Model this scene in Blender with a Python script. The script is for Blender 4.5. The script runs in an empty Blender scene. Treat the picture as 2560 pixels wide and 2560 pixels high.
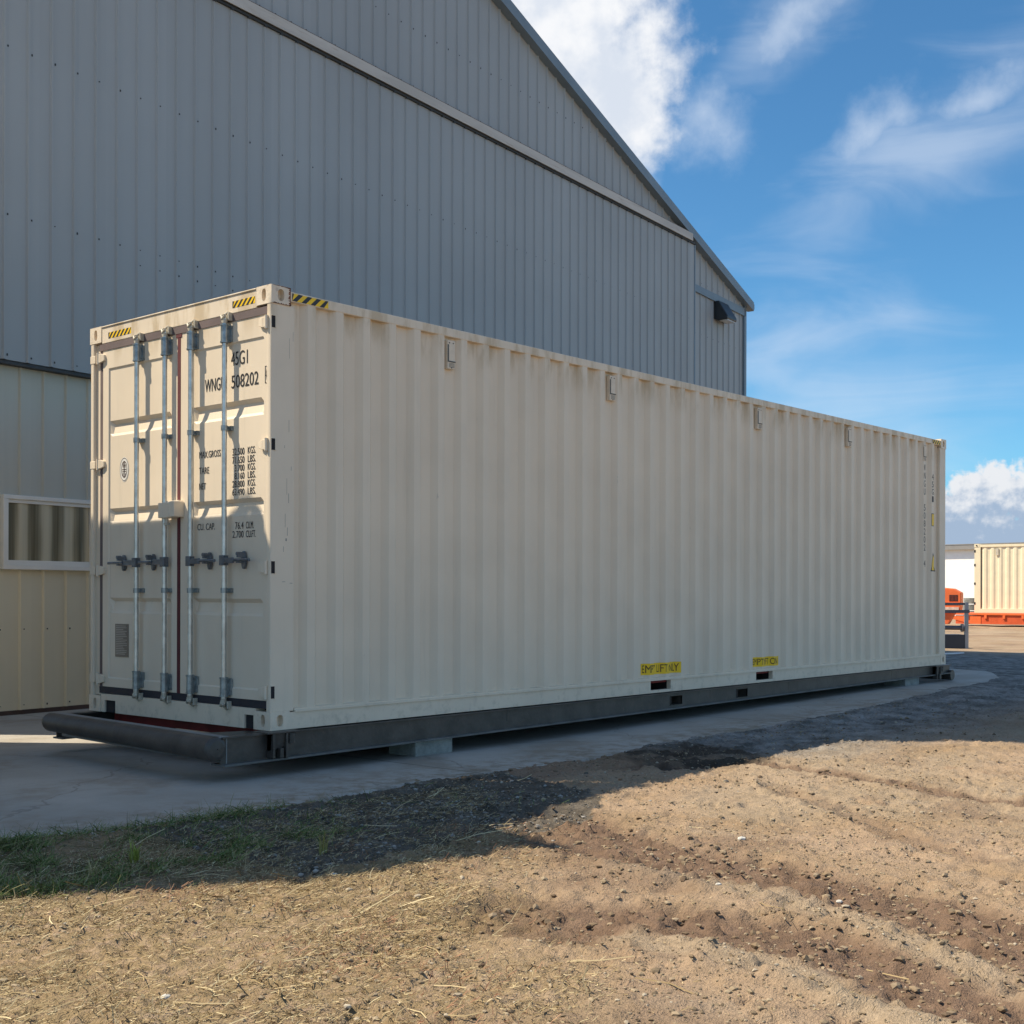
import bpy, bmesh, math, random
import numpy as np
from mathutils import Vector, Matrix
random.seed(7); rng = np.random.default_rng(11)
S = bpy.context.scene
COL = S.collection
PI = math.pi
# ------------------------------------------------------------------ camera
YAW, ROLL, CAMP = 0.7171, 0.0025, Vector((-5.8017, -7.3793, 1.3455))
fw = Vector((math.cos(YAW), math.sin(YAW), 0)); rt = Vector((math.sin(YAW), -math.cos(YAW), 0)); up = Vector((0, 0, 1))
r2 = math.cos(ROLL)*rt + math.sin(ROLL)*up; u2 = -math.sin(ROLL)*rt + math.cos(ROLL)*up
cam = bpy.data.cameras.new('camera'); camo = bpy.data.objects.new('camera', cam); COL.objects.link(camo)
M = Matrix((r2, u2, -fw)).transposed().to_4x4(); M.translation = CAMP; camo.matrix_world = M
cam.sensor_width = 36; cam.lens = 3186.18/2560*36; cam.shift_y = 205.4/2560
cam.clip_start = 0.1; cam.clip_end = 3000
S.camera = camo
# ------------------------------------------------------------------ light
AZ, EL = math.radians(-52), math.radians(52.5)      # direction the sunlight travels / height of the sun
sd = Vector((math.cos(AZ)*math.cos(EL), math.sin(AZ)*math.cos(EL), -math.sin(EL)))
sl = bpy.data.lights.new('sun', 'SUN'); so = bpy.data.objects.new('sun', sl); COL.objects.link(so)
so.rotation_euler = sd.to_track_quat('-Z', 'Y').to_euler(); sl.energy = 4.6; sl.angle = math.radians(0.53); sl.color = (1.0, 0.875, 0.675)
S.view_settings.view_transform = 'Standard'; S.view_settings.look = 'None'; S.view_settings.exposure = 0.62; S.view_settings.gamma = 1
S.cycles.max_bounces = 8; S.cycles.use_denoising = True

class NT:
    """small helper round a node tree"""
    def __init__(s, t): s.t = t; s.n = t.nodes; s.l = t.links
    def new(s, k, **kw):
        o = s.n.new(k)
        for a, b in kw.items(): setattr(o, a, b)
        return o
    def put(s, sock, v):
        if v is None: return
        if hasattr(v, 'is_linked') or hasattr(v, 'links'): s.l.new(v, sock)
        else:
            if isinstance(v, (tuple, list)) and len(v) == 3 and sock.type == 'RGBA': v = (*v, 1)
            sock.default_value = v
    def math(s, op, a, b=None, c=None, clamp=False):
        o = s.new('ShaderNodeMath', operation=op); o.use_clamp = clamp
        s.put(o.inputs[0], a); s.put(o.inputs[1], b)
        if c is not None: s.put(o.inputs[2], c)
        return o.outputs[0]
    def mix(s, f, a, b, mode='MIX'):
        o = s.new('ShaderNodeMix', data_type='RGBA', blend_type=mode); o.clamp_factor = True
        s.put(o.inputs[0], f); s.put(o.inputs[6], a); s.put(o.inputs[7], b); return o.outputs[2]
    def noise(s, vec, scale, detail=4, rough=.55, dist=0.0):
        o = s.new('ShaderNodeTexNoise'); s.put(o.inputs['Vector'], vec); s.put(o.inputs['Scale'], scale)
        o.inputs['Detail'].default_value = detail; o.inputs['Roughness'].default_value = rough; o.inputs['Distortion'].default_value = dist
        return o.outputs['Fac']
    def ramp(s, v, a, b, inv=False):
        o = s.new('ShaderNodeMapRange'); o.interpolation_type = 'SMOOTHSTEP'; s.put(o.inputs[0], v)
        o.inputs[1].default_value = a; o.inputs[2].default_value = b
        o.inputs[3].default_value = 1 if inv else 0; o.inputs[4].default_value = 0 if inv else 1
        return o.outputs[0]
    def scalev(s, vec, sc, rot=(0, 0, 0)):
        o = s.new('ShaderNodeMapping'); s.put(o.inputs[0], vec); o.inputs['Scale'].default_value = sc; o.inputs['Rotation'].default_value = rot
        return o.outputs[0]
# ------------------------------------------------------------------ sky
W = bpy.data.worlds.new('World'); S.world = W; W.use_nodes = True
w = NT(W.node_tree); w.n.clear()
sky = w.new('ShaderNodeTexSky', sky_type='NISHITA'); sky.sun_disc = False; sky.sun_elevation = EL; sky.sun_rotation = math.radians(90) - (AZ + PI)
sky.air_density = 1.0; sky.dust_density = 0.35; sky.ozone_density = 3.0; sky.altitude = 900
g = w.new('ShaderNodeTexCoord').outputs['Generated']
sep = w.new('ShaderNodeSeparateXYZ'); w.put(sep.inputs[0], g)
# compass heading of a sky direction (degrees east of the axis below) and its height over the horizon (degrees)
hd = w.math('MULTIPLY', w.math('ARCTAN2', w.math('SUBTRACT', w.math('MULTIPLY', sep.outputs[0], math.sin(YAW)), w.math('MULTIPLY', sep.outputs[1], math.cos(YAW))),
        w.math('ADD', w.math('MULTIPLY', sep.outputs[0], math.cos(YAW)), w.math('MULTIPLY', sep.outputs[1], math.sin(YAW)))), 180/PI)
el = w.math('MULTIPLY', w.math('ARCSINE', sep.outputs[2]), 180/PI)
cmb = w.new('ShaderNodeCombineXYZ'); w.put(cmb.inputs[0], hd); w.put(cmb.inputs[1], el); P = cmb.outputs[0]
wn = w.new('ShaderNodeTexNoise'); w.put(wn.inputs['Vector'], P); wn.inputs['Scale'].default_value = .22; wn.inputs['Detail'].default_value = 5
wsub = w.new('ShaderNodeVectorMath', operation='MULTIPLY_ADD'); w.put(wsub.inputs[0], wn.outputs['Color']); wsub.inputs[1].default_value = (4.4, 4.4, 0); wsub.inputs[2].default_value = (-2.2, -2.2, 0)
wadd = w.new('ShaderNodeVectorMath', operation='ADD'); w.put(wadd.inputs[0], P); w.put(wadd.inputs[1], wsub.outputs[0]); PW = wadd.outputs[0]
def blob(vec, cx, cy, rx, ry, ang=0):
    m = w.new('ShaderNodeVectorMath', operation='SUBTRACT'); w.put(m.inputs[0], vec); m.inputs[1].default_value = (cx, cy, 0)
    q = w.new('ShaderNodeVectorRotate', rotation_type='Z_AXIS'); w.put(q.inputs['Vector'], m.outputs[0]); q.inputs['Angle'].default_value = -math.radians(ang)
    k = w.new('ShaderNodeVectorMath', operation='MULTIPLY'); w.put(k.inputs[0], q.outputs[0]); k.inputs[1].default_value = (1/rx, 1/ry, 0)
    ln = w.new('ShaderNodeVectorMath', operation='LENGTH'); w.put(ln.inputs[0], k.outputs[0])
    return w.math('SUBTRACT', 1, ln.outputs['Value'])
def union(vals):
    v = vals[0]
    for b in vals[1:]: v = w.math('SMOOTH_MAX', v, b, .25)
    return v
n1 = w.noise(P, .55, 8, .6); n2 = w.noise(P, .12, 4, .5)
# big white cumulus behind the gable
c1 = union([blob(PW, 1.7, 23.8, 5.6, 4.6), blob(PW, 4.6, 21.0, 3.0, 2.3), blob(PW, 2.0, 19.2, 3.1, 2.4), blob(PW, -1.5, 25.8, 6, 4), blob(PW, 3.5, 17.3, 1.6, 1.5)])
c1 = w.math('ADD', c1, w.math('MULTIPLY', w.math('SUBTRACT', n1, .5), 1.15))
m1 = w.ramp(c1, -.26, .46)
# low cumulus bank near the horizon on the right
nl = w.noise(P, 1.5, 7, .55)
wn2 = w.new('ShaderNodeVectorMath', operation='MULTIPLY_ADD'); wnn = w.new('ShaderNodeTexNoise'); w.put(wnn.inputs['Vector'], P); wnn.inputs['Scale'].default_value = 1.1; wnn.inputs['Detail'].default_value = 4
w.put(wn2.inputs[0], wnn.outputs['Color']); wn2.inputs[1].default_value = (.9, .9, 0); w.put(wn2.inputs[2], P)
PL = wn2.outputs[0]
c2 = union([blob(PL, 21.0, 4.7, 1.9, 1.35), blob(PL, 22.9, 4.6, 1.6, 1.5), blob(PL, 19.6, 3.9, 2.0, 1.0), blob(PL, 22, 2.9, 6, .9), blob(PL, 27, 4.2, 3.4, 2.2), blob(PL, 33, 3.4, 4, 1.8), blob(PL, 12, 2.6, 6, 1.2)])
c2 = w.math('ADD', c2, w.math('MULTIPLY', w.math('SUBTRACT', nl, .5), 1.0))
m2 = w.ramp(c2, -.02, .22)
sh2 = w.ramp(w.math('ADD', el, w.math('MULTIPLY', w.math('SUBTRACT', nl, .5), 5.0)), 2.9, 4.9)
# cirrus streaks running up to the right
st = w.scalev(P, (.085, .34, 1), (0, 0, math.radians(-27)))
ns = w.noise(st, 1.15, 5, .55, .8)
reg = union([blob(PW, 12.5, 24.0, 6, 2.2, 38), blob(PW, 18.0, 18.2, 9.5, 3.0, 24), blob(PW, 12, 10.5, 10, 3.0, 8), blob(PW, 14, 7.0, 12, 4.0, 5), blob(PW, 30, 22, 12, 6, 20)])
m3 = w.math('MULTIPLY', w.ramp(w.math('ADD', w.math('MULTIPLY', reg, .55), ns), .46, 1.22), .44)
puff = union([blob(PW, 16.1, 19.1, 2.2, 1.2, 50), blob(PW, 20.0, 20.4, 2.2, 1.0, 20), blob(PW, 12.3, 23.7, 2.4, 1.2, 35), blob(PW, 8.8, 20.5, 1.8, 1.5, 60), blob(PW, 5.4, 18.6, 1.4, 1.2, 60)])
m4 = w.math('MULTIPLY', w.ramp(w.math('ADD', puff, w.math('MULTIPLY', w.math('SUBTRACT', n1, .5), 1.5)), -.45, 1.2), .55)
msk = w.math('MAXIMUM', m3, m4)
# scattered cloud over the unseen sky, tuned to whiten the fill light
m5 = w.math('MULTIPLY', w.ramp(n2, .40, .62), w.math('MAXIMUM', w.ramp(el, 34, 46), w.ramp(w.math('ABSOLUTE', hd), 38, 55)))
base = w.mix(1.0, sky.outputs[0], (.57, 1.0, 1.15), 'MULTIPLY')
csky = w.mix(msk, base, (5.9, 6.6, 7.6))
lowc = w.mix(sh2, (3.0, 3.9, 5.2), (6.6, 6.8, 7.1))
csky = w.mix(m2, csky, lowc)
hc = w.mix(w.ramp(w.noise(P, .35, 5, .55), .35, .62), (5.6, 6.1, 6.9), (7.5, 7.6, 7.8))
csky = w.mix(m1, csky, hc)
csky = w.mix(w.math('MULTIPLY', m5, .40), csky, (6.2, 7.0, 8.2))
bg = w.new('ShaderNodeBackground'); w.put(bg.inputs[0], csky); bg.inputs[1].default_value = 0.082
wo = w.new('ShaderNodeOutputWorld'); w.l.new(bg.outputs[0], wo.inputs[0])

# ------------------------------------------------------------------ helpers
def tag(o, label=None, cat=None, group=None, kind=None):
    if label: o['label'] = label
    if cat: o['category'] = cat
    if group: o['group'] = group
    if kind: o['kind'] = kind
    return o
def empty(name, loc=(0, 0, 0), rz=0, parent=None):
    o = bpy.data.objects.new(name, None); COL.objects.link(o); o.location = loc; o.rotation_euler = (0, 0, rz)
    o.empty_display_size = .2
    if parent: o.parent = parent
    return o
class MB:
    def __init__(s): s.v = []; s.f = []; s.sm = []
    def add(s, vs, fs, smooth=False):
        b = len(s.v); s.v += [tuple(v) for v in vs]; s.f += [tuple(b+i for i in f) for f in fs]; s.sm += [smooth]*len(fs); return s
    def box(s, x0, x1, y0, y1, z0, z1, R=None):
        vs = [Vector((x, y, z)) for x in (x0, x1) for y in (y0, y1) for z in (z0, z1)]
        if R: vs = [R @ v for v in vs]
        return s.add(vs, [(0, 1, 3, 2), (4, 6, 7, 5), (0, 4, 5, 1), (2, 3, 7, 6), (0, 2, 6, 4), (1, 5, 7, 3)])
    def prism(s, poly, d, o=(0, 0, 0)):
        """polygon points (3d) pushed along vector d"""
        n = len(poly); d = Vector(d); vs = [Vector(p) for p in poly] + [Vector(p)+d for p in poly]
        return s.add(vs, [tuple(range(n))[::-1], tuple(range(n, 2*n))] + [(i, (i+1) % n, n+(i+1) % n, n+i) for i in range(n)])
    def tube(s, p0, p1, r, r1=None, seg=14, caps=True):
        p0 = Vector(p0); p1 = Vector(p1); r1 = r if r1 is None else r1
        a = (p1-p0).normalized(); b = a.orthogonal().normalized(); c = a.cross(b)
        vs = [p + (b*math.cos(t)+c*math.sin(t))*rr for p, rr in ((p0, r), (p1, r1)) for t in [2*PI*i/seg for i in range(seg)]]
        s.add(vs, [(i, (i+1) % seg, seg+(i+1) % seg, seg+i) for i in range(seg)], True)
        if caps: s.add(vs[:seg], [tuple(range(seg))[::-1]]); s.add(vs[seg:], [tuple(range(seg))])
        return s
    def build(s, name, mat, parent=None, bevel=0, label=None):
        me = bpy.data.meshes.new(name); me.from_pydata(s.v, [], s.f); me.update()
        bm = bmesh.new(); bm.from_mesh(me); bmesh.ops.recalc_face_normals(bm, faces=bm.faces); bm.to_mesh(me); bm.free()
        for p, q in zip(me.polygons, s.sm): p.use_smooth = q
        me.materials.append(mat)
        o = bpy.data.objects.new(name, me); COL.objects.link(o)
        if parent: o.parent = parent
        if bevel:
            b = o.modifiers.new('bevel', 'BEVEL'); b.width = bevel; b.segments = 2; b.limit_method = 'ANGLE'; b.angle_limit = .9
        if label: o['label'] = label
        return o
def mat(name, color, rough=.5, metal=0, var=.12, nscale=3.0, bump=0.0, bscale=40, dirt=None, dirtamt=0, stretch=(1, 1, 1), spec=.5):
    m = bpy.data.materials.new(name); m.use_nodes = True; t = NT(m.node_tree)
    p = t.n['Principled BSDF']; co = t.new('ShaderNodeTexCoord').outputs['Object']; v = t.scalev(co, stretch)
    nz = t.noise(v, nscale, 5, .6)
    dark = tuple(c*(1-var) for c in color); lite = tuple(min(1, c*(1+var)) for c in color)
    c = t.mix(t.ramp(nz, .3, .7), dark, lite)
    if dirt:
        d = t.noise(v, nscale*2.3, 8, .7)
        c = t.mix(t.math('MULTIPLY', t.ramp(d, .54, .78), dirtamt), c, dirt)
    t.put(p.inputs['Base Color'], c); p.inputs['Metallic'].default_value = metal
    t.put(p.inputs['Roughness'], t.math('ADD', rough-.08, t.math('MULTIPLY', t.noise(v, nscale*4, 3), .16), clamp=True))
    p.inputs['Specular IOR Level'].default_value = spec
    if bump:
        b = t.new('ShaderNodeBump'); b.inputs['Strength'].default_value = bump; b.inputs['Distance'].default_value = .01
        t.put(b.inputs['Height'], t.noise(co, bscale, 6, .6)); t.l.new(b.outputs[0], p.inputs['Normal'])
    return m

CREAM = (.755, .643, .502)
def paint_mat():
    """cream container paint: grime in vertical streaks, small rust flecks, mild dents"""
    m = bpy.data.materials.new('cream_paint'); m.use_nodes = True; t = NT(m.node_tree); p = t.n['Principled BSDF']
    co = t.new('ShaderNodeTexCoord').outputs['Object']
    c = t.mix(t.ramp(t.noise(co, 1.3, 4), .3, .7), tuple(k*.95 for k in CREAM), tuple(k*1.03 for k in CREAM))
    stv = t.scalev(co, (5, 5, .28)); streak = t.ramp(t.noise(stv, 2.6, 8, .65), .55, .8)
    c = t.mix(t.math('MULTIPLY', streak, .22), c, (.40, .36, .28))
    sp = t.new('ShaderNodeSeparateXYZ'); t.put(sp.inputs[0], co)
    low = t.math('MULTIPLY', t.ramp(sp.outputs[2], .35, .62, True), t.ramp(t.noise(co, 9, 8, .7), .48, .68))
    c = t.mix(t.math('MULTIPLY', low, .38), c, (.30, .26, .19))
    topz = t.math('MULTIPLY', t.ramp(sp.outputs[2], 3.18, 3.47), t.ramp(t.noise(t.scalev(co, (2.6, 2.6, .7)), 2.0, 5, .6), .44, .62))
    c = t.mix(t.math('MULTIPLY', topz, .55), c, (.42, .30, .15))
    run = t.math('MULTIPLY', t.ramp(t.noise(t.scalev(co, (9, 9, .16)), 2.4, 5, .7), .66, .74), t.ramp(sp.outputs[2], 2.2, 3.4))
    c = t.mix(t.math('MULTIPLY', run, .40), c, (.33, .21, .12))
    scv = t.scalev(co, (7, 7, .9)); scr = t.ramp(t.noise(scv, 6, 4, .8), .71, .735)
    c = t.mix(t.math('MULTIPLY', scr, .6), c, (.22, .20, .18))
    t.put(p.inputs['Base Color'], c); t.put(p.inputs['Roughness'], t.math('ADD', .38, t.math('MULTIPLY', t.noise(co, 6, 4), .22)))
    b = t.new('ShaderNodeBump'); b.inputs['Strength'].default_value = .25; b.inputs['Distance'].default_value = .012
    t.put(b.inputs['Height'], t.noise(t.scalev(co, (2.2, 2.2, .8)), 2.0, 3, .5)); t.l.new(b.outputs[0], p.inputs['Normal'])
    return m
M_P = paint_mat()
M_CAST = mat('cream_casting_paint', CREAM, .5, var=.06, nscale=5, bump=.25, bscale=60, dirt=(.23, .10, .05), dirtamt=.55)
M_RUSTC = mat('rusty_cream_casting_paint', CREAM, .5, var=.06, nscale=4, bump=.3, bscale=60, dirt=(.20, .075, .035), dirtamt=1.0)
M_GASK = mat('door_gasket_rubber', (.135, .10, .098), .75, var=.15)
M_DARKG = mat('dark_gap', (.02, .018, .02), .9)
M_BRK = mat('dark_zinc_bracket', (.30, .335, .35), .38, metal=.8, var=.25, nscale=25, dirt=(.12, .12, .12), dirtamt=.5)
M_ZINC = mat('galvanised_steel', (.60, .61, .59), .34, metal=.85, var=.16, nscale=14, dirt=(.25, .26, .25), dirtamt=.5)
M_CAM = mat('painted_cam_steel', (.48, .44, .36), .55, metal=.15, var=.25, nscale=20)
M_HAND = mat('blue_grey_handle_steel', (.16, .18, .21), .4, metal=.75, var=.2, nscale=16)
M_INK = mat('black_lettering', (.022, .022, .025), .55, var=.05)
M_YEL = mat('yellow_sticker', (.92, .58, .01), .45, var=.05)
M_BLK = mat('black_sticker_print', (.02, .022, .03), .5, var=.05)
M_WHT = mat('white_sticker', (.72, .70, .66), .5, var=.04)
M_PLATE = mat('brown_data_plate', (.20, .17, .14), .45, metal=.3, var=.15)
M_RED = mat('red_oxide_primer', (.20, .022, .018), .7, var=.3, nscale=6)
M_SKID = mat('black_skid_paint', (.068, .056, .048), .42, var=.3, nscale=5, bump=.3, bscale=22, dirt=(.19, .135, .095), dirtamt=.5)
M_CONCB = mat('concrete_block', (.30, .30, .28), .9, var=.2, nscale=9, bump=.8, bscale=50, dirt=(.10, .11, .10), dirtamt=.6)
M_VENT = mat('vent_cover', tuple(c*.94 for c in CREAM), .5, var=.05, dirt=(.2, .18, .15), dirtamt=.5, nscale=18)
ZB = .35                                           # underside of the container above the ground

def lift(x, y=0):
    """gentle rise of the yard under the far end of the container"""
    a = np.clip((x-2)/9, 0, 1); b = np.clip((x-14)/12, 0, 1)
    a = a*a*(3-2*a); b = b*b*(3-2*b)
    return .085*a*(1-b)

# ------------------------------------------------------------------ main container
def casting(mb, x, y, z, sx, sy, faces, L=.178, Wd=.175, H=.135):
    """corner casting block; (x,y,z) is its lower outer corner, sx/sy = +-1 point inwards; the named faces carry a rounded slot"""
    x0, x1 = sorted((x, x+sx*L)); y0, y1 = sorted((y, y+sy*Wd)); z0, z1 = z, z+H
    def face(o, u, v, n, du, dv, hole):
        o, u, v, n = map(Vector, (o, u, v, n))
        if not hole: mb.add([o, o+u*du, o+u*du+v*dv, o+v*dv], [(0, 1, 2, 3)]); return
        N = 24; rx, ry = hole; out = []; inn = []; deep = []
        for i in range(N):
            a = 2*PI*(i+.5)/N; c, s_ = math.cos(a), math.sin(a); k = 1/max(abs(c), abs(s_))
            out.append(o+u*(du/2+c*k*du/2)+v*(dv/2+s_*k*dv/2))
            e = 2/2.6
            px, py = rx*math.copysign(abs(c)**e, c), ry*math.copysign(abs(s_)**e, s_)
            inn.append(o+u*(du/2+px)+v*(dv/2+py)); deep.append(inn[-1]-n*.045)
        mb.add(out+inn+deep, [(i, (i+1) % N, N+(i+1) % N, N+i) for i in range(N)] + [(N+i, N+(i+1) % N, 2*N+(i+1) % N, 2*N+i) for i in range(N)] + [tuple(range(2*N, 3*N))])
        for cu, cv in ((0, 0), (1, 0), (1, 1), (0, 1)):      # fill the corner slivers
            c0 = o+u*du*cu+v*dv*cv; near = sorted(out, key=lambda q: (q-c0).length)[:2]; mb.add([c0]+near, [(0, 1, 2)])
    X, Y, Z = (1, 0, 0), (0, 1, 0), (0, 0, 1)
    face((x0, y0, z0), Y, Z, (-1, 0, 0), y1-y0, H, (.024, .045) if 'x-' in faces else None)
    face((x1, y0, z0), Y, Z, (1, 0, 0), y1-y0, H, None)
    face((x0, y0, z0), X, Z, (0, -1, 0), x1-x0, H, (.030, .043) if 'y-' in faces else None)
    face((x0, y1, z0), X, Z, (0, 1, 0), x1-x0, H, None)
    face((x0, y0, z0), X, Y, (0, 0, -1), x1-x0, y1-y0, None)
    face((x0, y0, z1), X, Y, (0, 0, 1), x1-x0, y1-y0, None)

PITCH = .277; XS0 = .297
creases = [.223]
k = 0
prof = [(.223, .046)]
while True:
    b = XS0+k*PITCH
    if b+.168 > 11.96: break
    prof += [(b, .046), (b+.049, .003), (b+.121, .003), (b+.168, .046)]; k += 1
prof += [(XS0+k*PITCH, .046), (11.985, .046)]
def side_y(x):
    return float(np.interp(x, [p[0] for p in prof], [p[1] for p in prof]))

def lettering(name, body, u0, z0, wd, ht, place, m, parent, cuts=None):
    """flat lettering: baseline start (u0, z0), measured width and height; place(u, z) -> world point"""
    c = bpy.data.curves.new(name, 'FONT'); c.body = body; c.size = 1; c.resolution_u = 4; c.fill_mode = 'FRONT'; c.offset = 0
    to = bpy.data.objects.new(name, c); COL.objects.link(to)
    dg = bpy.context.evaluated_depsgraph_get(); me = bpy.data.meshes.new_from_object(to.evaluated_get(dg)); bpy.data.objects.remove(to)
    xs = [v.co.x for v in me.vertices]; ys = [v.co.y for v in me.vertices]
    ax, bx, ay, by = min(xs), max(xs), 0.0, .70
    for v in me.vertices:
        v.co.x = (v.co.x-ax)/(bx-ax)*wd; v.co.y = (v.co.y-ay)/(by-ay)*ht
    if cuts:
        bm = bmesh.new(); bm.from_mesh(me)
        for cx in cuts:
            if 0 < cx-u0 < wd: bmesh.ops.bisect_plane(bm, geom=bm.verts[:]+bm.edges[:]+bm.faces[:], plane_co=(cx-u0, 0, 0), plane_no=(1, 0, 0))
        bm.to_mesh(me); bm.free()
    for v in me.vertices: v.co = place(v.co.x+u0, v.co.y+z0)
    me.materials.clear(); me.materials.append(m)
    o = bpy.data.objects.new(name, me); COL.objects.link(o); o.parent = parent
    return o

def container_body(root, L=12.192, full=True):
    """rails, posts, castings, walls and roof shared by the containers (world-size, z from ZB)"""
    z = ZB; Wc = 2.438; H = 3.238
    m = MB()
    pts = [(x, y) for x, y in prof if x < L-.2] + [(L-.207, .046)]
    n = len(pts)
    m.add([(x, y, z+.14) for x, y in pts]+[(x, y, z+3.145) for x, y in pts], [(i, i+1, n+i+1, n+i) for i in range(n-1)])
    m.build('side_panel', M_P, root)
    m = MB(); m.add([(x, Wc-y, z+.14) for x, y in pts]+[(x, Wc-y, z+3.145) for x, y in pts], [(i, i+1, n+i+1, n+i) for i in range(n-1)])
    m.build('side_panel', M_P, root)
    m = MB(); m.box(.178, L-.178, 0.0, .062, z+3.141, z+3.212); m.build('top_side_rail', M_P, root, .006)
    m = MB(); m.box(.178, L-.178, Wc-.062, Wc, z+3.141, z+3.212); m.build('top_side_rail', M_P, root, .006)
    f1, f2, f3, f4 = 4.789, 5.149, 6.86, 7.229
    for yy0, yy1 in ((0.0, .05), (Wc-.05, Wc)):
        m = MB()
        for a, b in ((.178, f1), (f2, f3), (f4, L-.178)): m.box(a, b, yy0, yy1, z+.028, z+.124)
        m.box(.178, L-.178, yy0, yy1, z+.0, z+.0281); m.box(.225, L-.205, yy0-(.012 if yy0 < 1 else 0), yy1+(.012 if yy0 > 1 else 0), z+.1239, z+.140); m.box(.225, L-.205, yy0, yy1, z+.1399, z+.152)
        m.build('bottom_side_rail', M_P, root, .0)
    for a, b in ((f1, f2), (f3, f4)):
        m = MB()
        m.box(a-.004, a, .05, .6, z+.02, z+.13); m.box(b, b+.004, .05, .6, z+.02, z+.13); m.box(a, b, .35, .36, z+.02, z+.13)
        m.build('fork_pocket', M_DARKG, root)
        MB().box(a, b, .055, .35, z+.095, z+.123).build('fork_pocket_top', M_RED, root)
    m = MB(); m.box(.16, L-.16, .06, Wc-.06, z+3.17, z+3.20); m.build('roof', M_P, root)
    m = MB(); m.box(.2, L-.2, .06, Wc-.06, z+.14, z+.17); m.build('floor', M_RED, root)
    # posts
    for y0, y1 in ((.003, .052), (Wc-.052, Wc-.003)):
        m = MB(); m.box(.003, .222, y0, y1, z+.13, z+3.11); m.build('corner_post', M_P, root, .008)
        m = MB(); m.box(L-.208, L-.003, y0, y1, z+.13, z+3.11); m.build('corner_post', M_P, root, .008)
    m = MB(); m.box(L-.06, L-.03, .05, Wc-.05, z+.02, z+3.2); m.build('end_wall', M_P, root)
    for (x, sx) in ((0, 1), (L, -1)):
        for (y, sy) in ((-.004, 1), (Wc+.004, -1)):
            for zz in (0, H-.135):
                m = MB(); casting(m, x, y, z+zz, sx, sy, ('x-', 'y-') if y < 1 else ('x-',))
                o = m.build('corner_casting', M_RUSTC if (zz and y < 1) else M_CAST, root)

BOX = empty('shipping_container', (0, 0, 0))
tag(BOX, 'long cream shipping container with four lock rods on its doors, standing on a black skid', 'container')
container_body(BOX)
# end frame round the doors
m = MB(); m.box(.004, .10, .175, 2.262, ZB+3.088, ZB+3.222); m.box(-.004, .12, .175, 2.262, ZB+3.222, ZB+3.235)
m.build('door_header', M_P, BOX, .005)
m = MB()
zz = [ZB+.0, ZB+.022, ZB+.102, ZB+.153]; ya = [.175, .198, .306, 2.045, 2.208, 2.262]
m.box(.004, .09, ya[0], ya[5], zz[2], zz[3]); m.box(.004, .09, ya[0], ya[1], zz[0], zz[2]-.0); m.box(.004, .09, ya[2], ya[3], zz[0], zz[2]); m.box(.004, .09, ya[4], ya[5], zz[0], zz[2])
m.build('door_sill', M_P, BOX)
for a, b in ((.192, .312), (2.04, 2.212)): m = MB(); m.box(.02, .10, a, b, ZB+.0, ZB+.101); m.build('sill_pocket', M_DARKG, BOX)
for a in (.13, .9): m = MB(); m.box(a, a+.07, .18, 2.26, ZB-.085, ZB-.003); m.build('floor_beam', M_RED, BOX)
m = MB(); m.box(.03, .10, 2.30, 2.385, ZB+.14, ZB+3.09); m.build('corner_post_channel', M_P, BOX)
m = MB()      # gasket round both doors
m.box(.006, .06, .052, 2.30, ZB+3.030, ZB+3.086); m.box(.012, .06, 2.258, 2.298, ZB+.212, ZB+3.03); m.build('door_gasket', M_GASK, BOX)
m = MB(); m.box(.010, .05, 1.137, 1.177, ZB+.212, ZB+3.03); m.box(.008, .05, 1.12, 1.195, ZB+3.0, ZB+3.031)
m.build('centre_gasket', mat('maroon_seal', (.11, .022, .026), .7, var=.15), BOX)
m = MB(); m.box(.010, .06, .052, 2.30, ZB+.156, ZB+.212); m.build('bottom_gasket', mat('black_seal', (.030, .028, .035), .7), BOX)

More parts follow.
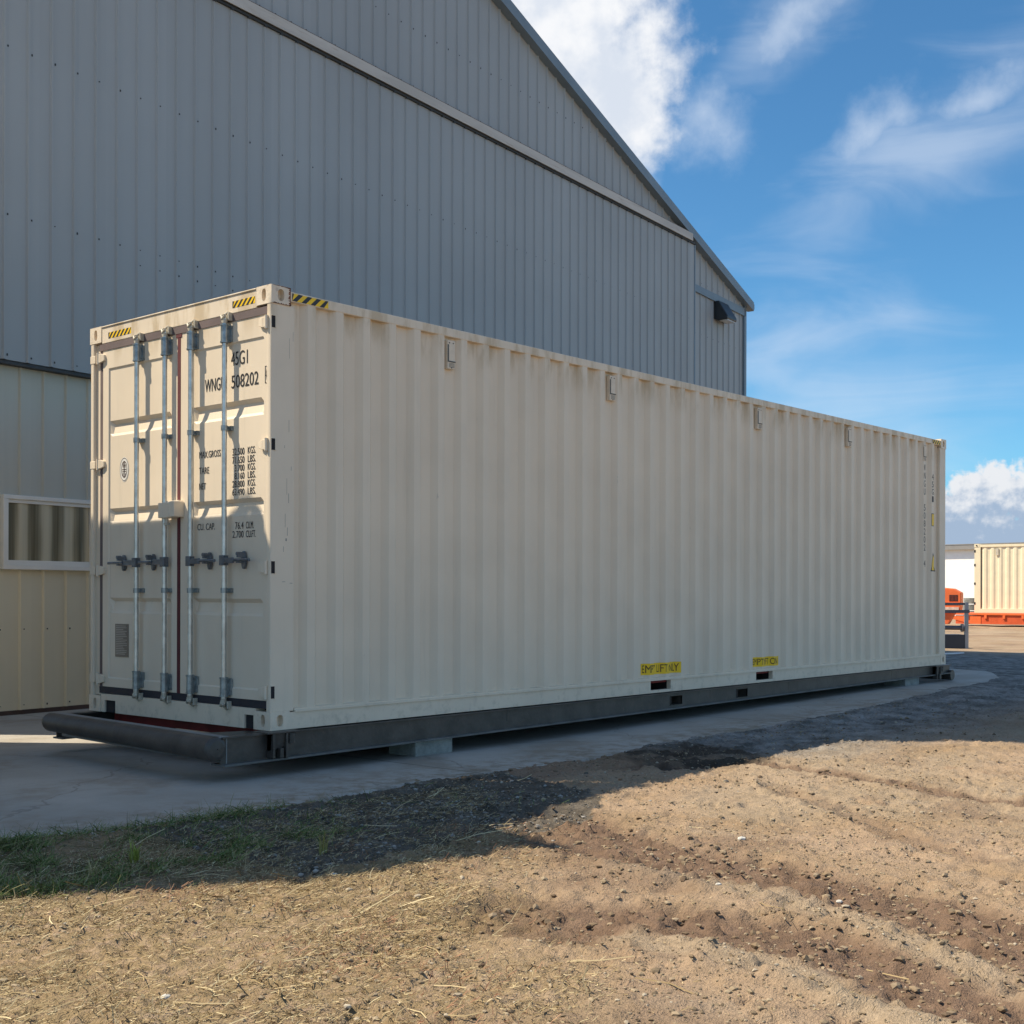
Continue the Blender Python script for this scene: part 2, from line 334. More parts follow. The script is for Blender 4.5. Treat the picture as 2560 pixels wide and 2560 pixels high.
def door(ya, yb, p0, p1, rods, hy, hd, side):
    """one door leaf between y=ya and y=yb with its recessed panel p0..p1, lock rods and handles"""
    xo, xp, xg = .012, .022, .052
    ys = [ya, p0, p0+.012, p0+.045, p1-.045, p1-.012, p1, yb]
    grooves = [(.828, .957), (1.575, 1.702), (2.304, 2.434)]
    zs = [.214, .285, .297]
    for a, b in grooves: zs += [a, a+.022, b-.030, b]
    zs += [2.862, 2.875, 3.03]
    def dep(i, j):
        if i in (0, 1, 6, 7) or j in (0, 1, len(zs)-2, len(zs)-1): return xo
        k = (j-3) % 4
        if 3 <= j <= 14 and k in (1, 2) and i in (3, 4): return xg if k == 2 else .034
        return xp
    m = MB(); nz = len(zs)
    vs = [(dep(i, j), ys[i], ZB+zs[j]) for i in range(8) for j in range(nz)]
    m.add(vs, [(i*nz+j, (i+1)*nz+j, (i+1)*nz+j+1, i*nz+j+1) for i in range(7) for j in range(nz-1)])
    m.box(.075, .095, ya, yb, ZB+.214, ZB+3.03)
    for y in (ya, yb): m.box(.0125, .09, y-.0008, y+.0008, ZB+.215, ZB+3.029)
    d = m.build('door', M_P, BOX)
    for zh0, zh1 in ((2.925, 3.012), (2.036, 2.121), (1.140, 1.230), (.232, .322)):
        h = MB(); s = side
        h.box(-.012, .012, *sorted((hy, hy+s*.035)), ZB+zh0+.006, ZB+zh1-.006)
        h.prism([(-.012, hy+s*.035, ZB+zh0+.006), (-.012, hy+s*.035, ZB+zh1-.006), (-.006, hy+s*.085, ZB+zh1-.02), (-.006, hy+s*.085, ZB+zh0+.02)], (.02, 0, 0))
        h.tube((-.006, hy-s*.004, ZB+zh0-.004), (-.006, hy-s*.004, ZB+zh1+.004), .013)
        h.build('hinge', M_P, d, .003)
        q = MB()
        if s > 0: q.box(.010, .040, -.0005, .02, ZB+zh0+.002, ZB+zh1-.0); q.build('hinge_slot', M_DARKG, d)
        else:
            q.box(.0, .03, 2.36, 2.440, ZB+zh0+.01, ZB+zh1-.01); q.build('hinge_lug', M_P, d, .004)
        if s > 0:
            q = MB(); q.box(.040, .052, -.002, .02, ZB+zh0, ZB+zh1); q.box(.006, .052, -.002, .02, ZB+zh1, ZB+zh1+.006); q.build('hinge_lug', M_P, d)
    for ry in rods:
        xr = -.034
        r = MB(); r.tube((xr, ry, ZB+.16), (xr, ry, ZB+3.06), .0195, seg=18)
        rod = r.build('lock_rod', M_ZINC, d)
        for z0, z1 in ((2.868, 3.008), (.222, .368)):      # long guide brackets
            b = MB()
            b.tube((xr, ry, ZB+z0), (xr, ry, ZB+z1), .029, seg=18); b.tube((xr, ry, ZB+z0), (xr, ry, ZB+z0+.012), .033, seg=18); b.tube((xr, ry, ZB+z1-.012), (xr, ry, ZB+z1), .033, seg=18)
            b.box(xr, xo+.004, ry-.024, ry+.024, ZB+z0+.01, ZB+z1-.01); b.box(-.002, xo+.006, ry-.043, ry+.043, ZB+z0+.012, ZB+z1-.012)
            for zz in (z0+.03, z1-.03):
                for yy in (ry-.036, ry+.036): b.tube((-.010, yy, ZB+zz), (.0, yy, ZB+zz), .0065, seg=8)
            b.build('rod_bracket', M_BRK, d)
        for zc in (2.232, 1.018):                          # small guides
            b = MB()
            b.tube((xr, ry, ZB+zc-.019), (xr, ry, ZB+zc+.019), .026, seg=16); b.box(xr, xo+.004, ry-.022, ry+.022, ZB+zc-.015, ZB+zc+.015)
            b.box(-.001, xo+.012, ry-.040, ry+.040, ZB+zc-.017, ZB+zc+.017)
            for yy in (ry-.033, ry+.033): b.tube((-.010, yy, ZB+zc), (.0, yy, ZB+zc), .007, seg=8)
            b.build('rod_guide', M_BRK, d)
        for z0, z1, s in ((3.045, 3.095, 1), (.180, .135, -1)):      # cam ends hooked into their keepers
            c = MB()
            c.tube((xr, ry, ZB+z0-s*.03), (xr, ry, ZB+z0), .021, seg=14)
            c.tube((xr-.012, ry+.012, ZB+z0), (xr-.016, ry-.026, ZB+z0+s*.022), .013, .010)
            c.tube((xr-.014, ry+.006, ZB+z0), (xr-.01, ry+.030, ZB+z0+s*.030), .012, .008)
            c.box(-.030, .006, ry-.044, ry-.028, *sorted((ZB+z0-s*.01, ZB+z1)))
            c.box(-.036, .006, ry+.026, ry+.042, *sorted((ZB+z0-s*.014, ZB+z1-s*.008)))
            c.box(-.012, .006, ry-.040, ry+.040, *sorted((ZB+z1-s*.03, ZB+z1-s*.014)))
            c.tube((-.034, ry+.002, ZB+z1-s*.018), (-.002, ry+.002, ZB+z1+s*.012), .010, .006, seg=8)
            c.build('cam_end', M_CAM, d, .002)
    for ry, dirn, end in hd:
        xr = -.052; z = ZB+1.243
        h = MB(); h.box(-.062, -.012, ry-.026, ry+.026, z-.038, z+.038)
        yE = end; ym = ry+(yE-ry)*.42
        y0, y1 = sorted((ry+dirn*.02, ym)); h.box(xr-.006, xr+.006, y0, y1, z-.022, z+.020)
        y0, y1 = sorted((ym, yE)); h.box(xr-.008, xr+.008, y0, y1, z-.011, z+.011)
        h.tube((xr-.005, ym, z), (xr-.005, yE-dirn*.01, z), .011, .009, seg=10)
        h.build('door_handle', M_HAND, d, .003)
        k = MB(); yk = ry+(yE-ry)*.60; ring = []
        for i in range(16):
            a = 2*PI*i/16; ring.append((-.012, yk+.021*math.cos(a), z+.068*math.sin(a)*(1 if abs(math.sin(a)) < .98 else .97)))
        k.prism(ring, (.024, 0, 0)); k.box(-.066, -.010, yk-.017, yk+.006, z+.018, z+.050); k.box(-.066, -.012, yk-.020, yk+.010, z-.022, z-.012)
        k.tube((-.070, yk-.004, z+.046), (-.030, yk-.004, z+.046), .014, seg=12)
        k.build('handle_catch', M_HAND, d, .002)
    return d
dl = door(1.180, 2.256, 1.256, 2.170, (1.68, 1.285), 2.30, [(1.68, 1, 2.07), (1.285, 1, 1.62)], -1)
dr = door(.058, 1.134, .094, .986, (.938, .508), .050, [(.938, -1, .598), (.508, -1, .178)], 1)
m = MB(); m.box(-.085, .012, 1.152, 1.300, ZB+1.585, ZB+1.705); m.box(-.085, .012, 1.085, 1.150, ZB+1.590, ZB+1.712); m.box(-.03, .012, 1.10, 1.315, ZB+1.705, ZB+1.722); m.build('lock_box', M_P, dr, .006)
m = MB(); m.tube((-.06, 1.215, ZB+1.545), (-.06, 1.215, ZB+1.585), .014, seg=10); m.box(-.075, -.045, 1.19, 1.235, ZB+1.528, ZB+1.548); m.build('lock_hasp', M_CAM, dr)
# lettering on the right door; y runs to the right of the door as it decreases
XP = .0200
pd = lambda u, z: Vector((XP, -u, ZB+z))
for body, yl, yr, zb, h in [('45G1', .502, .301, 2.702, .104), ('WNGU', .83, .58, 2.538, .098), ('508202', .497, .172, 2.533, .098),
    ('MAX.GROSS', .902, .628, 2.035, .052), ('TARE', .902, .775, 1.914, .051), ('NET', .902, .816, 1.794, .050),
    ('32.500', .483, .337, 2.029, .052), ('71.650', .483, .337, 1.967, .052), ('3.700', .455, .337, 1.908, .050), ('8.160', .455, .337, 1.849, .050), ('28.800', .483, .337, 1.789, .050), ('63.490', .483, .337, 1.729, .050),
    ('KGS.', .296, .203, 2.031, .052), ('LBS.', .296, .203, 1.969, .051), ('KGS.', .296, .203, 1.910, .050), ('LBS.', .296, .203, 1.851, .050), ('KGS.', .296, .203, 1.791, .050), ('LBS.', .296, .203, 1.731, .050),
    ('CU. CAP.', .923, .698, 1.482, .050), ('76.4', .445, .345, 1.477, .052), ('CU.M.', .315, .224, 1.477, .052), ('2.700', .478, .345, 1.412, .051), ('CU.FT.', .315, .198, 1.412, .051)]:
    lo = lettering('lettering', body, -yl, zb, yl-yr, h, pd, M_INK, dr)
    bm = bmesh.new(); bm.from_mesh(lo.data); dd = .0026 if h > .08 else .0016      # a second pass a hair proud thickens the strokes
    r_ = bmesh.ops.duplicate(bm, geom=bm.verts[:]+bm.edges[:]+bm.faces[:])
    for v in [q for q in r_['geom'] if isinstance(q, bmesh.types.BMVert)]: v.co += Vector((-.0004, -dd, 0))
    bm.to_mesh(lo.data); bm.free()
m = MB()
x0 = .009
for a in (((.080, .064), (2.528, 2.532)), ((.080, .064), (2.649, 2.653)), ((.080, .077), (2.528, 2.653))):
    m.box(x0, x0+.002, a[0][1], a[0][0], ZB+a[1][0], ZB+a[1][1])
m.build('check_digit_box', M_INK, dr)
lettering('lettering', '4', -.074, 2.55, .013, .085, lambda u, z: Vector((.009, -u, ZB+z)), M_INK, dr)
# round white class emblem and data plate on the left door
def disc(name, y, z, ry, rz, x, m_, par, n=28, inner=None):
    m = MB(); o = [(x, y+ry*math.cos(2*PI*i/n), ZB+z+rz*math.sin(2*PI*i/n)) for i in range(n)]
    if inner:
        o2 = [(x, y+ry*inner*math.cos(2*PI*i/n), ZB+z+rz*inner*math.sin(2*PI*i/n)) for i in range(n)]
        m.add(o+o2, [(i, (i+1) % n, n+(i+1) % n, n+i) for i in range(n)])
    else: m.add(o, [tuple(range(n))])
    return m.build(name, m_, par)
disc('round_sticker', 1.946, 2.017, .068, .102, XP+.0004, M_WHT, dl)
M_EMB = mat('emblem_print', (.10, .07, .06), .5)
disc('emblem_ring', 1.946, 2.017, .064, .096, XP-.0004, M_EMB, dl, inner=.94)
disc('emblem_ring', 1.946, 2.017, .043, .070, XP-.0004, M_EMB, dl, inner=.84)
m = MB()
for a in [(1.952, 1.940, 1.955, 2.075), (1.975, 1.917, 2.012, 2.020), (1.972, 1.920, 1.996, 2.003), (1.965, 1.958, 2.03, 2.07), (1.934, 1.927, 2.03, 2.06), (1.968, 1.960, 1.965, 1.99), (1.932, 1.924, 1.965, 1.985), (1.970, 1.922, 2.044, 2.049)]:
    m.box(XP-.0006, XP, a[1], a[0], ZB+a[2], ZB+a[3])
m.build('emblem_print', M_EMB, dl)
m = MB(); m.box(XP-.003, XP+.002, 1.877, 2.071, ZB+.468, ZB+.741); plate = m.build('data_plate', M_PLATE, dl)
m = MB()
for i in range(17):
    zc = .722-i*.0145
    a, b = 2.060, 1.892+random.random()*.05
    if i % 5 == 2: b = 1.95
    m.box(XP-.0036, XP-.003, b, a, ZB+zc, ZB+zc+.0055)
m.build('plate_print', mat('plate_print_ink', (.42, .38, .33), .5), dl)
# striped height warning tapes
def tape(u0, u1, z0, z1, place, lean, par, n=5, zf=lambda u: 0):
    m = MB(); m.add([place(u0, z0+zf(u0), 0), place(u1, z0+zf(u1), 0), place(u1, z1+zf(u1), 0), place(u0, z1+zf(u0), 0)], [(0, 1, 2, 3)]); t_ = m.build('warning_tape', M_YEL, par)
    m = MB(); stp = (u1-u0)/n
    for i in range(-1, n+1):
        a = u0+i*stp; q = []
        for (uu, vv) in ((a, z0), (a+stp*.5, z0), (a+stp*.5+lean, z1), (a+lean, z1)): q.append((min(max(uu, u0), u1), vv))
        if q[1][0]-q[0][0] < 1e-4 and q[2][0]-q[3][0] < 1e-4: continue
        m.add([place(u, z+zf(u), 1) for u, z in q], [(0, 1, 2, 3)])
    m.build('tape_stripe', M_BLK, par)
tape(-.462, -.190, 3.128, 3.178, lambda u, z, k: Vector((.0030-.0008*k, -u, ZB+z)), .05, BOX, 5)
tape(-2.162, -1.822, 3.122, 3.172, lambda u, z, k: Vector((.0030-.0008*k, -u, ZB+z)), .05, BOX, 6)
tape(.194, .541, 3.148, 3.203, lambda u, z, k: Vector((u, -.0008-.0008*k, ZB+z)), .06, BOX, 4)
tape(11.72, 12.0, 3.148, 3.203, lambda u, z, k: Vector((u, -.0008-.0008*k, ZB+z)), .06, BOX, 4)
# vents under the top rail
for vx in (1.885, 4.14, 6.93, 9.16, 11.46):
    yv = .046
    m = MB(); m.box(vx-.045, vx+.045, yv-.046, yv-.002, ZB+2.872, ZB+3.112); v = m.build('air_vent', M_VENT, BOX, .006)
    m = MB()
    m.box(vx-.032, vx+.046, yv-.050, yv-.046, ZB+2.93, ZB+2.94)
    for zz in (2.888, 2.898, 2.908, 2.918): m.box(vx-.03, vx+.035, yv-.0475, yv-.046, ZB+zz, ZB+zz+.004)
    for uu in (-.025, .02): m.tube((vx+uu, yv-.049, ZB+3.09), (vx+uu, yv-.046, ZB+3.09), .006, seg=8)
    m.tube((vx, yv-.049, ZB+2.884), (vx, yv-.046, ZB+2.884), .006, seg=8)
    m.box(vx-.046, vx-.030, yv-.0475, yv-.046, ZB+2.93, ZB+3.075)  # left edge darkened as its shade; slots and rivets share the colour
    m.build('vent_slot_shade', mat('vent_shadow', (.12, .12, .11), .8), v)
# yellow stickers that follow the corrugation
cr = [p[0] for p in prof]
def hug(u0, u1, z0, z1, m_, name, par, off):
    xs = sorted([u0, u1]+[c for c in cr if u0 < c < u1]); m = MB(); n = len(xs)
    m.add([(x, side_y(x)-off, ZB+z0) for x in xs]+[(x, side_y(x)-off, ZB+z1) for x in xs], [(i, i+1, n+i+1, n+i) for i in range(n-1)])
    return m.build(name, m_, par)
ps = lambda off: (lambda u, z: Vector((u, side_y(u)-off, ZB+z)))
for a, b, z0, z1 in ((4.678, 5.344, .185, .300), (6.837, 7.44, .178, .286)):
    s_ = hug(a, b, z0, z1, M_YEL, 'yellow_sticker', BOX, .0012)
    lettering('sticker_lettering', 'EMPTY LIFT ONLY', a+.025, z0+.020, b-a-.05, z1-z0-.036, ps(.0022), mat('dark_ink', (.05, .012, .008), .5), s_, cr)
y_ = hug(11.700, 11.792, 1.974, 2.155, M_BLK, 'warning_sticker', BOX, .0012)
hug(11.708, 11.783, 1.984, 2.145, M_YEL, 'sticker_face', y_, .002)
def hug_poly(pts_, m_, name, par, off):
    bm = bmesh.new(); bm.faces.new([bm.verts.new((x, 0, z)) for x, z in pts_])
    for cx in cr: bmesh.ops.bisect_plane(bm, geom=bm.verts[:]+bm.edges[:]+bm.faces[:], plane_co=(cx, 0, 0), plane_no=(1, 0, 0))
    for v in bm.verts: v.co = Vector((v.co.x, side_y(v.co.x)-off, ZB+v.co.z))
    me = bpy.data.meshes.new(name); bm.to_mesh(me); bm.free(); me.materials.append(m_); o = bpy.data.objects.new(name, me); COL.objects.link(o); o.parent = par; return o
t_ = hug_poly([(11.690, 1.335), (11.93, 1.335), (11.745, 1.60)], M_BLK, 'triangle_sticker', BOX, .0015)
hug_poly([(11.700, 1.350), (11.90, 1.350), (11.745, 1.565)], M_YEL, 'triangle_face', t_, .0024)
for i, chx in enumerate('WNGU 508202 4'):
    if chx != ' ': lettering('side_lettering', chx, 11.432, 2.74-i*.112, .055, .09, ps(.0015), M_INK, BOX, cr)
for i, chx in enumerate('45G1'):
    lettering('side_lettering', chx, 11.710, 2.63-i*.105, .055, .085, ps(.0015), M_INK, BOX, cr)
# scuffs on the near post
M_SC = mat('scuff_grey', (.33, .31, .28), .8)
for (x, z, w_, h) in [(.166, 1.66, .004, .07), (.150, 1.72, .002, .12), (.172, 2.72, .002, .15), (.205, 2.85, .002, .07), (.140, 1.38, .012, .02), (.135, 1.48, .003, .1), (.155, 1.42, .004, .06), (.12, 1.30, .003, .04), (.19, 1.90, .003, .03), (.11, 1.08, .028, .004), (.18, 1.07, .025, .004), (.168, 2.18, .003, .09), (.128, 2.06, .003, .02)]:
    m = MB(); m.box(x, x+w_, .0022, .004, ZB+z, ZB+z+h); m.build('scuff_mark', M_SC, BOX)

# rust creeping round the near top casting
M_RS = mat('rust_stain', (.17, .062, .03), .85, var=.5, nscale=40)
def rag(pts_a, pts_b, place, name, par):
    m = MB(); n = len(pts_a); m.add([place(*p) for p in pts_a]+[place(*p) for p in pts_b], [(i, i+1, n+i+1, n+i) for i in range(n-1)]); m.build(name, M_RS, par)
N_ = 26; pl = lambda x, z: Vector((x, -.0048, ZB+z))
rj = random.Random(3)
rag([(.177, 3.105+.132*i/N_) for i in range(N_+1)], [(.177-.004-.022*rj.random()**1.5*(1.3-i/N_*.4), 3.105+.132*i/N_) for i in range(N_+1)], pl, 'rust_edge', BOX)
rag([(.012+.165*i/N_, 3.237) for i in range(N_+1)], [(.012+.165*i/N_, 3.237-.002-.010*rj.random()*(i/N_)) for i in range(N_+1)], pl, 'rust_edge', BOX)
rag([(.012+.165*i/N_, 3.104) for i in range(N_+1)], [(.012+.165*i/N_, 3.104+.002+.008*rj.random()) for i in range(N_+1)], pl, 'rust_edge', BOX)

# ------------------------------------------------------------------ skid under the container
M_SKF = mat('skylit_skid_paint', (.13, .125, .12), .5, var=.3, nscale=5, bump=.3, bscale=22, dirt=(.25, .20, .15), dirtamt=.5)  # lighter copy of the skid paint, imitating sky light on the flanges
SK = tag(empty('skid_frame', (0, 0, 0)), 'black steel skid with a pipe across its end, carrying the long container', 'skid frame')
def hb(x): return -.212+.075*(x/12.0)
for y0, y1 in ((-.050, .110), (2.328, 2.478)):
    near = y0 < 0
    m = MB()
    def tap(ya, yb, xa, xb, zt0, zt1, zb0, zb1):
        m.add([(xa, ya, zb0), (xb, ya, zb1), (xb, ya, zt1), (xa, ya, zt0), (xa, yb, zb0), (xb, yb, zb1), (xb, yb, zt1), (xa, yb, zt0)], [(0, 1, 2, 3), (5, 4, 7, 6), (0, 4, 5, 1), (3, 2, 6, 7), (0, 3, 7, 4), (1, 5, 6, 2)])
    xa, xb = (-.43 if near else -.31), 12.35
    tap(y0+.026, y1-.02, xa, xb, ZB-.009, ZB-.009, ZB-.020, ZB-.020)
    m.build('side_beam', M_SKID, SK); m = MB()
    tap(y0, y1, xa, xb, ZB+hb(xa)+.014, ZB+hb(xb)+.012, ZB+hb(xa), ZB+hb(xb))
    m.build('beam_flange', M_SKF, SK); m = MB()
    yw = y0+.052 if near else y1-.062
    def web(a, b): tap(yw, yw+.012, a, b, ZB-.019, ZB-.019, ZB+hb(a)+.012, ZB+hb(b)+.012)
    for a, b in ((xa, 5.149), (5.354, 6.449), (6.664, xb)): web(a, b)
    for a, b in ((5.149, 5.354), (6.449, 6.664)):
        tap(yw, yw+.012, a, b, ZB-.019, ZB-.019, ZB-.050, ZB-.050); tap(yw, yw+.012, a, b, ZB-.140, ZB-.140, ZB+hb(a)+.012, ZB+hb(b)+.012)
    m.build('side_beam', M_SKID, SK)
for a, b in ((5.149, 5.354), (6.449, 6.664)):
    m = MB()
    for c in (a-.006, b): m.box(c, c+.006, -.006, 2.40, ZB-.146, ZB-.046)
    m.box(a, b, -.006, 2.40, ZB-.050, ZB-.044); m.box(a, b, -.006, 2.40, ZB-.146, ZB-.140)
    m.build('fork_tube', M_SKID, SK)
m = MB(); m.tube((-.475, .0, .262), (-.405, 2.34, .289), .088, .075, seg=36, caps=False)
for a_, b_, ra, rb in ((.0, -.014, .088, .080), (-.014, -.024, .080, .058), (-.024, -.029, .058, .004)): m.tube((-.475+a_*.03, a_, .262), (-.475+b_*.03, b_, .262), ra, rb, seg=36, caps=False)
for a_, b_, ra, rb in ((2.34, 2.366, .075, .066), (2.366, 2.384, .066, .044), (2.384, 2.390, .044, .003)): m.tube((-.405, a_, .289), (-.404, b_, .289), ra, rb, seg=36, caps=False)
m.build('end_pipe', M_SKID, SK, label='thick black pipe across the door end')
m = MB(); m.prism([(-.455, -.01, .336), (-.395, 2.31, .352), (-.310, 2.31, .352), (-.370, -.01, .336)], (0, 0, .008)); m.prism([(-.385, .0, .15), (-.325, 2.31, .17), (-.317, 2.31, .17), (-.375, .0, .15)], (0, 0, .184))
m.build('end_flange', mat('pale_flange_paint', (.24, .24, .24), .5, var=.2), SK)  # paler than the skid beams
m = MB(); m.prism([(-.37, .092, ZB-.026), (.02, .092, ZB-.026), (.02, .28, ZB-.026), (-.37, .42, ZB-.026)], (0, 0, .008)); m.build('gusset_plate', M_SKID, SK)
m = MB(); m.tube((12.33, -.05, ZB-.16), (12.36, 2.5, ZB-.16), .075, seg=20); m.build('end_pipe', M_SKID, SK)
for x in (2.6, 5.9, 7.6, 10.4): MB().box(x, x+.1, .0, 2.4, ZB-.12, ZB-.02).build('cross_beam', M_SKID, SK)
for (xt, yt) in ((.09, -.03), (11.85, -.03)):       # twist lock fittings
    m = MB(); m.prism([(xt-.17, yt-.05, ZB-.014), (xt+.12, yt-.05, ZB-.014), (xt+.12, yt+.14, ZB-.014), (xt-.17, yt+.14, ZB-.014)], (0, 0, .012))
    m.prism([(xt-.12, yt-.03, ZB-.014), (xt+.11, yt-.03, ZB-.014), (xt+.07, yt-.02, ZB-.10), (xt-.12, yt-.02, ZB-.14)], (0, .05, 0))
    m.box(xt-.12, xt-.10, yt-.045, yt+.03, ZB-.19, ZB-.014); m.box(xt+.0, xt+.02, yt-.045, yt+.03, ZB-.20, ZB-.014)
    m.tube((xt+.055, yt-.035, ZB-.09), (xt+.055, yt-.035, ZB-.02), .026, seg=14); m.box(xt-.06, xt-.03, yt-.055, yt+.0, ZB-.19, ZB-.12)
    m.build('twist_lock', M_SKID, SK, .003)
# blocks the skid rests on
bl = [((1.496, 1.931), (.02, .34), 'large grey concrete block under the near half of the skid'), ((10.83, 11.29), (.0, .30), 'small pale concrete block under the far end of the skid'),
      ((1.45, 1.90), (2.15, 2.45), 'concrete block in shade under the building side of the skid near the doors'), ((10.8, 11.2), (2.15, 2.45), 'concrete block in shade under the building side of the skid at its far end')]
for i, ((a, b), (c, d), lb) in enumerate(bl):
    z0 = float(lift(a))-.002; z1 = ZB+hb(a)-.001
    z1b = ZB+hb(b)-.001
    m = MB(); m.add([(a, c, z0), (b, c, z0), (b, c, z1b), (a, c, z1), (a, d, z0), (b, d, z0), (b, d, z1b), (a, d, z1)], [(0, 1, 2, 3), (5, 4, 7, 6), (0, 4, 5, 1), (3, 2, 6, 7), (0, 3, 7, 4), (1, 5, 6, 2)])
    tag(m.build('support_block', M_CONCB, None, .008), lb, 'concrete block', 'blocks under the skid')

# ------------------------------------------------------------------ metal hall
HA = math.radians(6.7)
def wall_mat(name, col):
    m = bpy.data.materials.new(name); m.use_nodes = True; t = NT(m.node_tree); p = t.n['Principled BSDF']
    co = t.new('ShaderNodeTexCoord').outputs['Object']
    c = t.mix(t.ramp(t.noise(co, .35, 5), .3, .7), tuple(k*.95 for k in col), tuple(k*1.05 for k in col))
    s = t.ramp(t.noise(t.scalev(co, (3, 3, .12)), 2.0, 6, .6), .5, .8); c = t.mix(t.math('MULTIPLY', s, .16), c, tuple(k*.72 for k in col))
    sx = t.new('ShaderNodeSeparateXYZ'); t.put(sx.inputs[0], co); wn_ = t.new('ShaderNodeTexWhiteNoise', noise_dimensions='1D'); t.put(wn_.inputs['W'], t.math('FLOOR', t.math('DIVIDE', t.math('ADD', sx.outputs[0], .145), .8805)))
    c = t.mix(t.math('MULTIPLY', wn_.outputs['Value'], .16), c, tuple(k*.62 for k in col))
    t.put(p.inputs['Base Color'], c); t.put(p.inputs['Roughness'], t.math('ADD', .42, t.math('MULTIPLY', t.noise(co, 2, 4), .2)))
    b = t.new('ShaderNodeBump'); b.inputs['Strength'].default_value = .22; b.inputs['Distance'].default_value = .02
    t.put(b.inputs['Height'], t.noise(t.scalev(co, (1, 1, .35)), 1.6, 3)); t.l.new(b.outputs[0], p.inputs['Normal'])
    return m
M_HALL = wall_mat('grey_cladding', (.345, .365, .375)); M_HALLM = wall_mat('bounce_grey_cladding', (.53, .51, .43)); M_HALLC = wall_mat('bounce_tan_cladding', (.74, .66, .48))  # lower wall tones made paler and warmer to stand in for bounced light
M_TRIM = mat('blue_grey_trim', (.165, .215, .26), .45, var=.08, nscale=2)
M_TRACK = mat('track_paint', (.50, .47, .43), .6, var=.1, nscale=2, dirt=(.28, .17, .08), dirtamt=.8, stretch=(.3, 1, 3))
HALL = tag(empty('metal_hall', (1.43, 5.84, 0), HA), 'tall grey ribbed metal hall with a sloping roof edge, behind the long container', 'building')
T0, T1 = -2.6, 18.72
rake = lambda t: 8.02+(18.72-t)*.3165
RP = .2935
def ribs(ta, tb, zlo, zhi, off, m_, name, ph=0.0, parent=HALL, back=False):
    """ribbed sheet between ta and tb; zhi may be a function; local y is into the hall"""
    ts = [ta]; k = math.ceil((ta-ph-.03)/RP)
    brk = []
    while ph+k*RP+.03 < tb:
        c = ph+k*RP; brk += [(c-.026, 0), (c-.010, -.024), (c+.010, -.024), (c+.026, 0)]; k += 1
    pts = [(ta, 0)]+[b for b in brk if ta < b[0] < tb]+[(tb, 0)]
    zf = zhi if callable(zhi) else (lambda t: zhi)
    m = MB(); n = len(pts)
    m.add([(t, off+d, zlo) for t, d in pts]+[(t, off+d, zf(t)) for t, d in pts], [(i, i+1, n+i+1, n+i) for i in range(n-1)])
    return m.build(name, m_, parent)
ribs(T0, 16.0, 8.86, rake, 0, M_HALL, 'gable_wall')
ribs(15.92, T1, .12, lambda t: min(8.859, rake(t)), 0, M_HALL, 'wall_panel')
sdoor = ribs(T0, 15.88, 3.84, 8.80, -.13, M_HALL, 'sliding_door', ph=.01)
MB().box(15.88, 15.93, -.14, .02, .12, 8.80).build('door_edge_trim', M_TRIM, sdoor)
ribs(T0, 15.92, 1.62, 3.86, 0, M_HALLM, 'wall_panel', ph=.01)
ribs(T0, 15.92, .07, 1.62, -.012, M_HALLC, 'lower_wall_panel', ph=.01)
MB().box(T0, 15.9, -.115, -.01, 3.800, 3.838).build('door_bottom_edge', mat('dark_seal', (.05, .055, .06), .7), sdoor)
m = MB(); m.prism([(T0, -.03, 8.99), (T0, -.17, 8.985), (T0, -.20, 8.84), (T0, -.185, 8.835), (T0, -.155, 8.965), (T0, -.03, 8.97)], (15.69-T0, 0, 0))
m.box(T0, 15.69, -.20, -.185, 8.835, 8.985); trk = m.build('door_track', M_TRACK, HALL)
m = MB(); m.box(T0, 15.9, -.165, -.02, 8.800, 8.834)
for i in range(63):
    t = .01+RP*(i-8)
    if T0+.1 < t < 15.8: m.box(t-.02, t+.02, -.172, -.13, 8.78, 8.800)
m.build('track_gap', mat('dark_track_gap', (.035, .04, .045), .7), trk)
m = MB(); m.box(T0, 15.69, -.15, -.002, 8.99, 9.025); m.build('track_flashing', mat('rusty_flashing', (.15, .10, .07), .7, var=.4, nscale=5), trk)
m = MB(); m.prism([(15.93, -.05, 8.03), (15.93, -.05, 7.88), (T1, -.05, 7.80), (T1, -.05, 7.98)], (0, .06, 0)); m.build('band_trim', M_TRIM, HALL)
m = MB(); m.box(T1-.06, T1+.05, -.05, .05, .05, 8.03); m.box(T1+.05, T1+.06, -.02, .25, .05, 8.03); m.build('corner_trim', M_TRIM, HALL)
# roof, rake edge, far walls
m = MB(); DEP = 32
m.prism([(T0-.2, -.16, rake(T0-.2)), (T1+.22, -.16, rake(T1+.22)), (T1+.22, -.16, rake(T1+.22)+.20), (T0-.2, -.16, rake(T0-.2)+.20)], (0, .16, 0)); m.build('rake_trim', M_TRIM, HALL)
m = MB(); m.prism([(T0-.2, .0, rake(T0-.2)+.06), (T1+.22, .0, rake(T1+.22)+.06), (T1+.22, .0, rake(T1+.22)+.18), (T0-.2, .0, rake(T0-.2)+.18)], (0, DEP, 0)); m.build('roof', M_HALL, HALL)
m = MB(); m.prism([(T1+.22, -.12, 8.13), (T1+.34, -.12, 8.13), (T1+.34, -.12, 8.02), (T1+.30, -.12, 7.98), (T1+.22, -.12, 7.98)], (0, DEP, 0)); m.build('gutter', M_TRIM, HALL)
m = MB(); m.box(T1-.02, T1, .02, DEP, .0, 8.05); m.box(T0, T0+.02, .02, DEP, 0, rake(T0)+.05); m.prism([(T0, DEP, 0), (T1, DEP, 0), (T1, DEP, 8.05), (T0, DEP, rake(T0)+.05)], (0, .02, 0)); m.build('side_wall', M_HALL, HALL)
MB().box(T0-.1, T0+2.2, .1, 12, rake(T0)-.4, rake(T0)+1.6).build('roof_shadow_box', M_HALL, HALL)  # unseen box added to stretch the hall's shadow across the yard
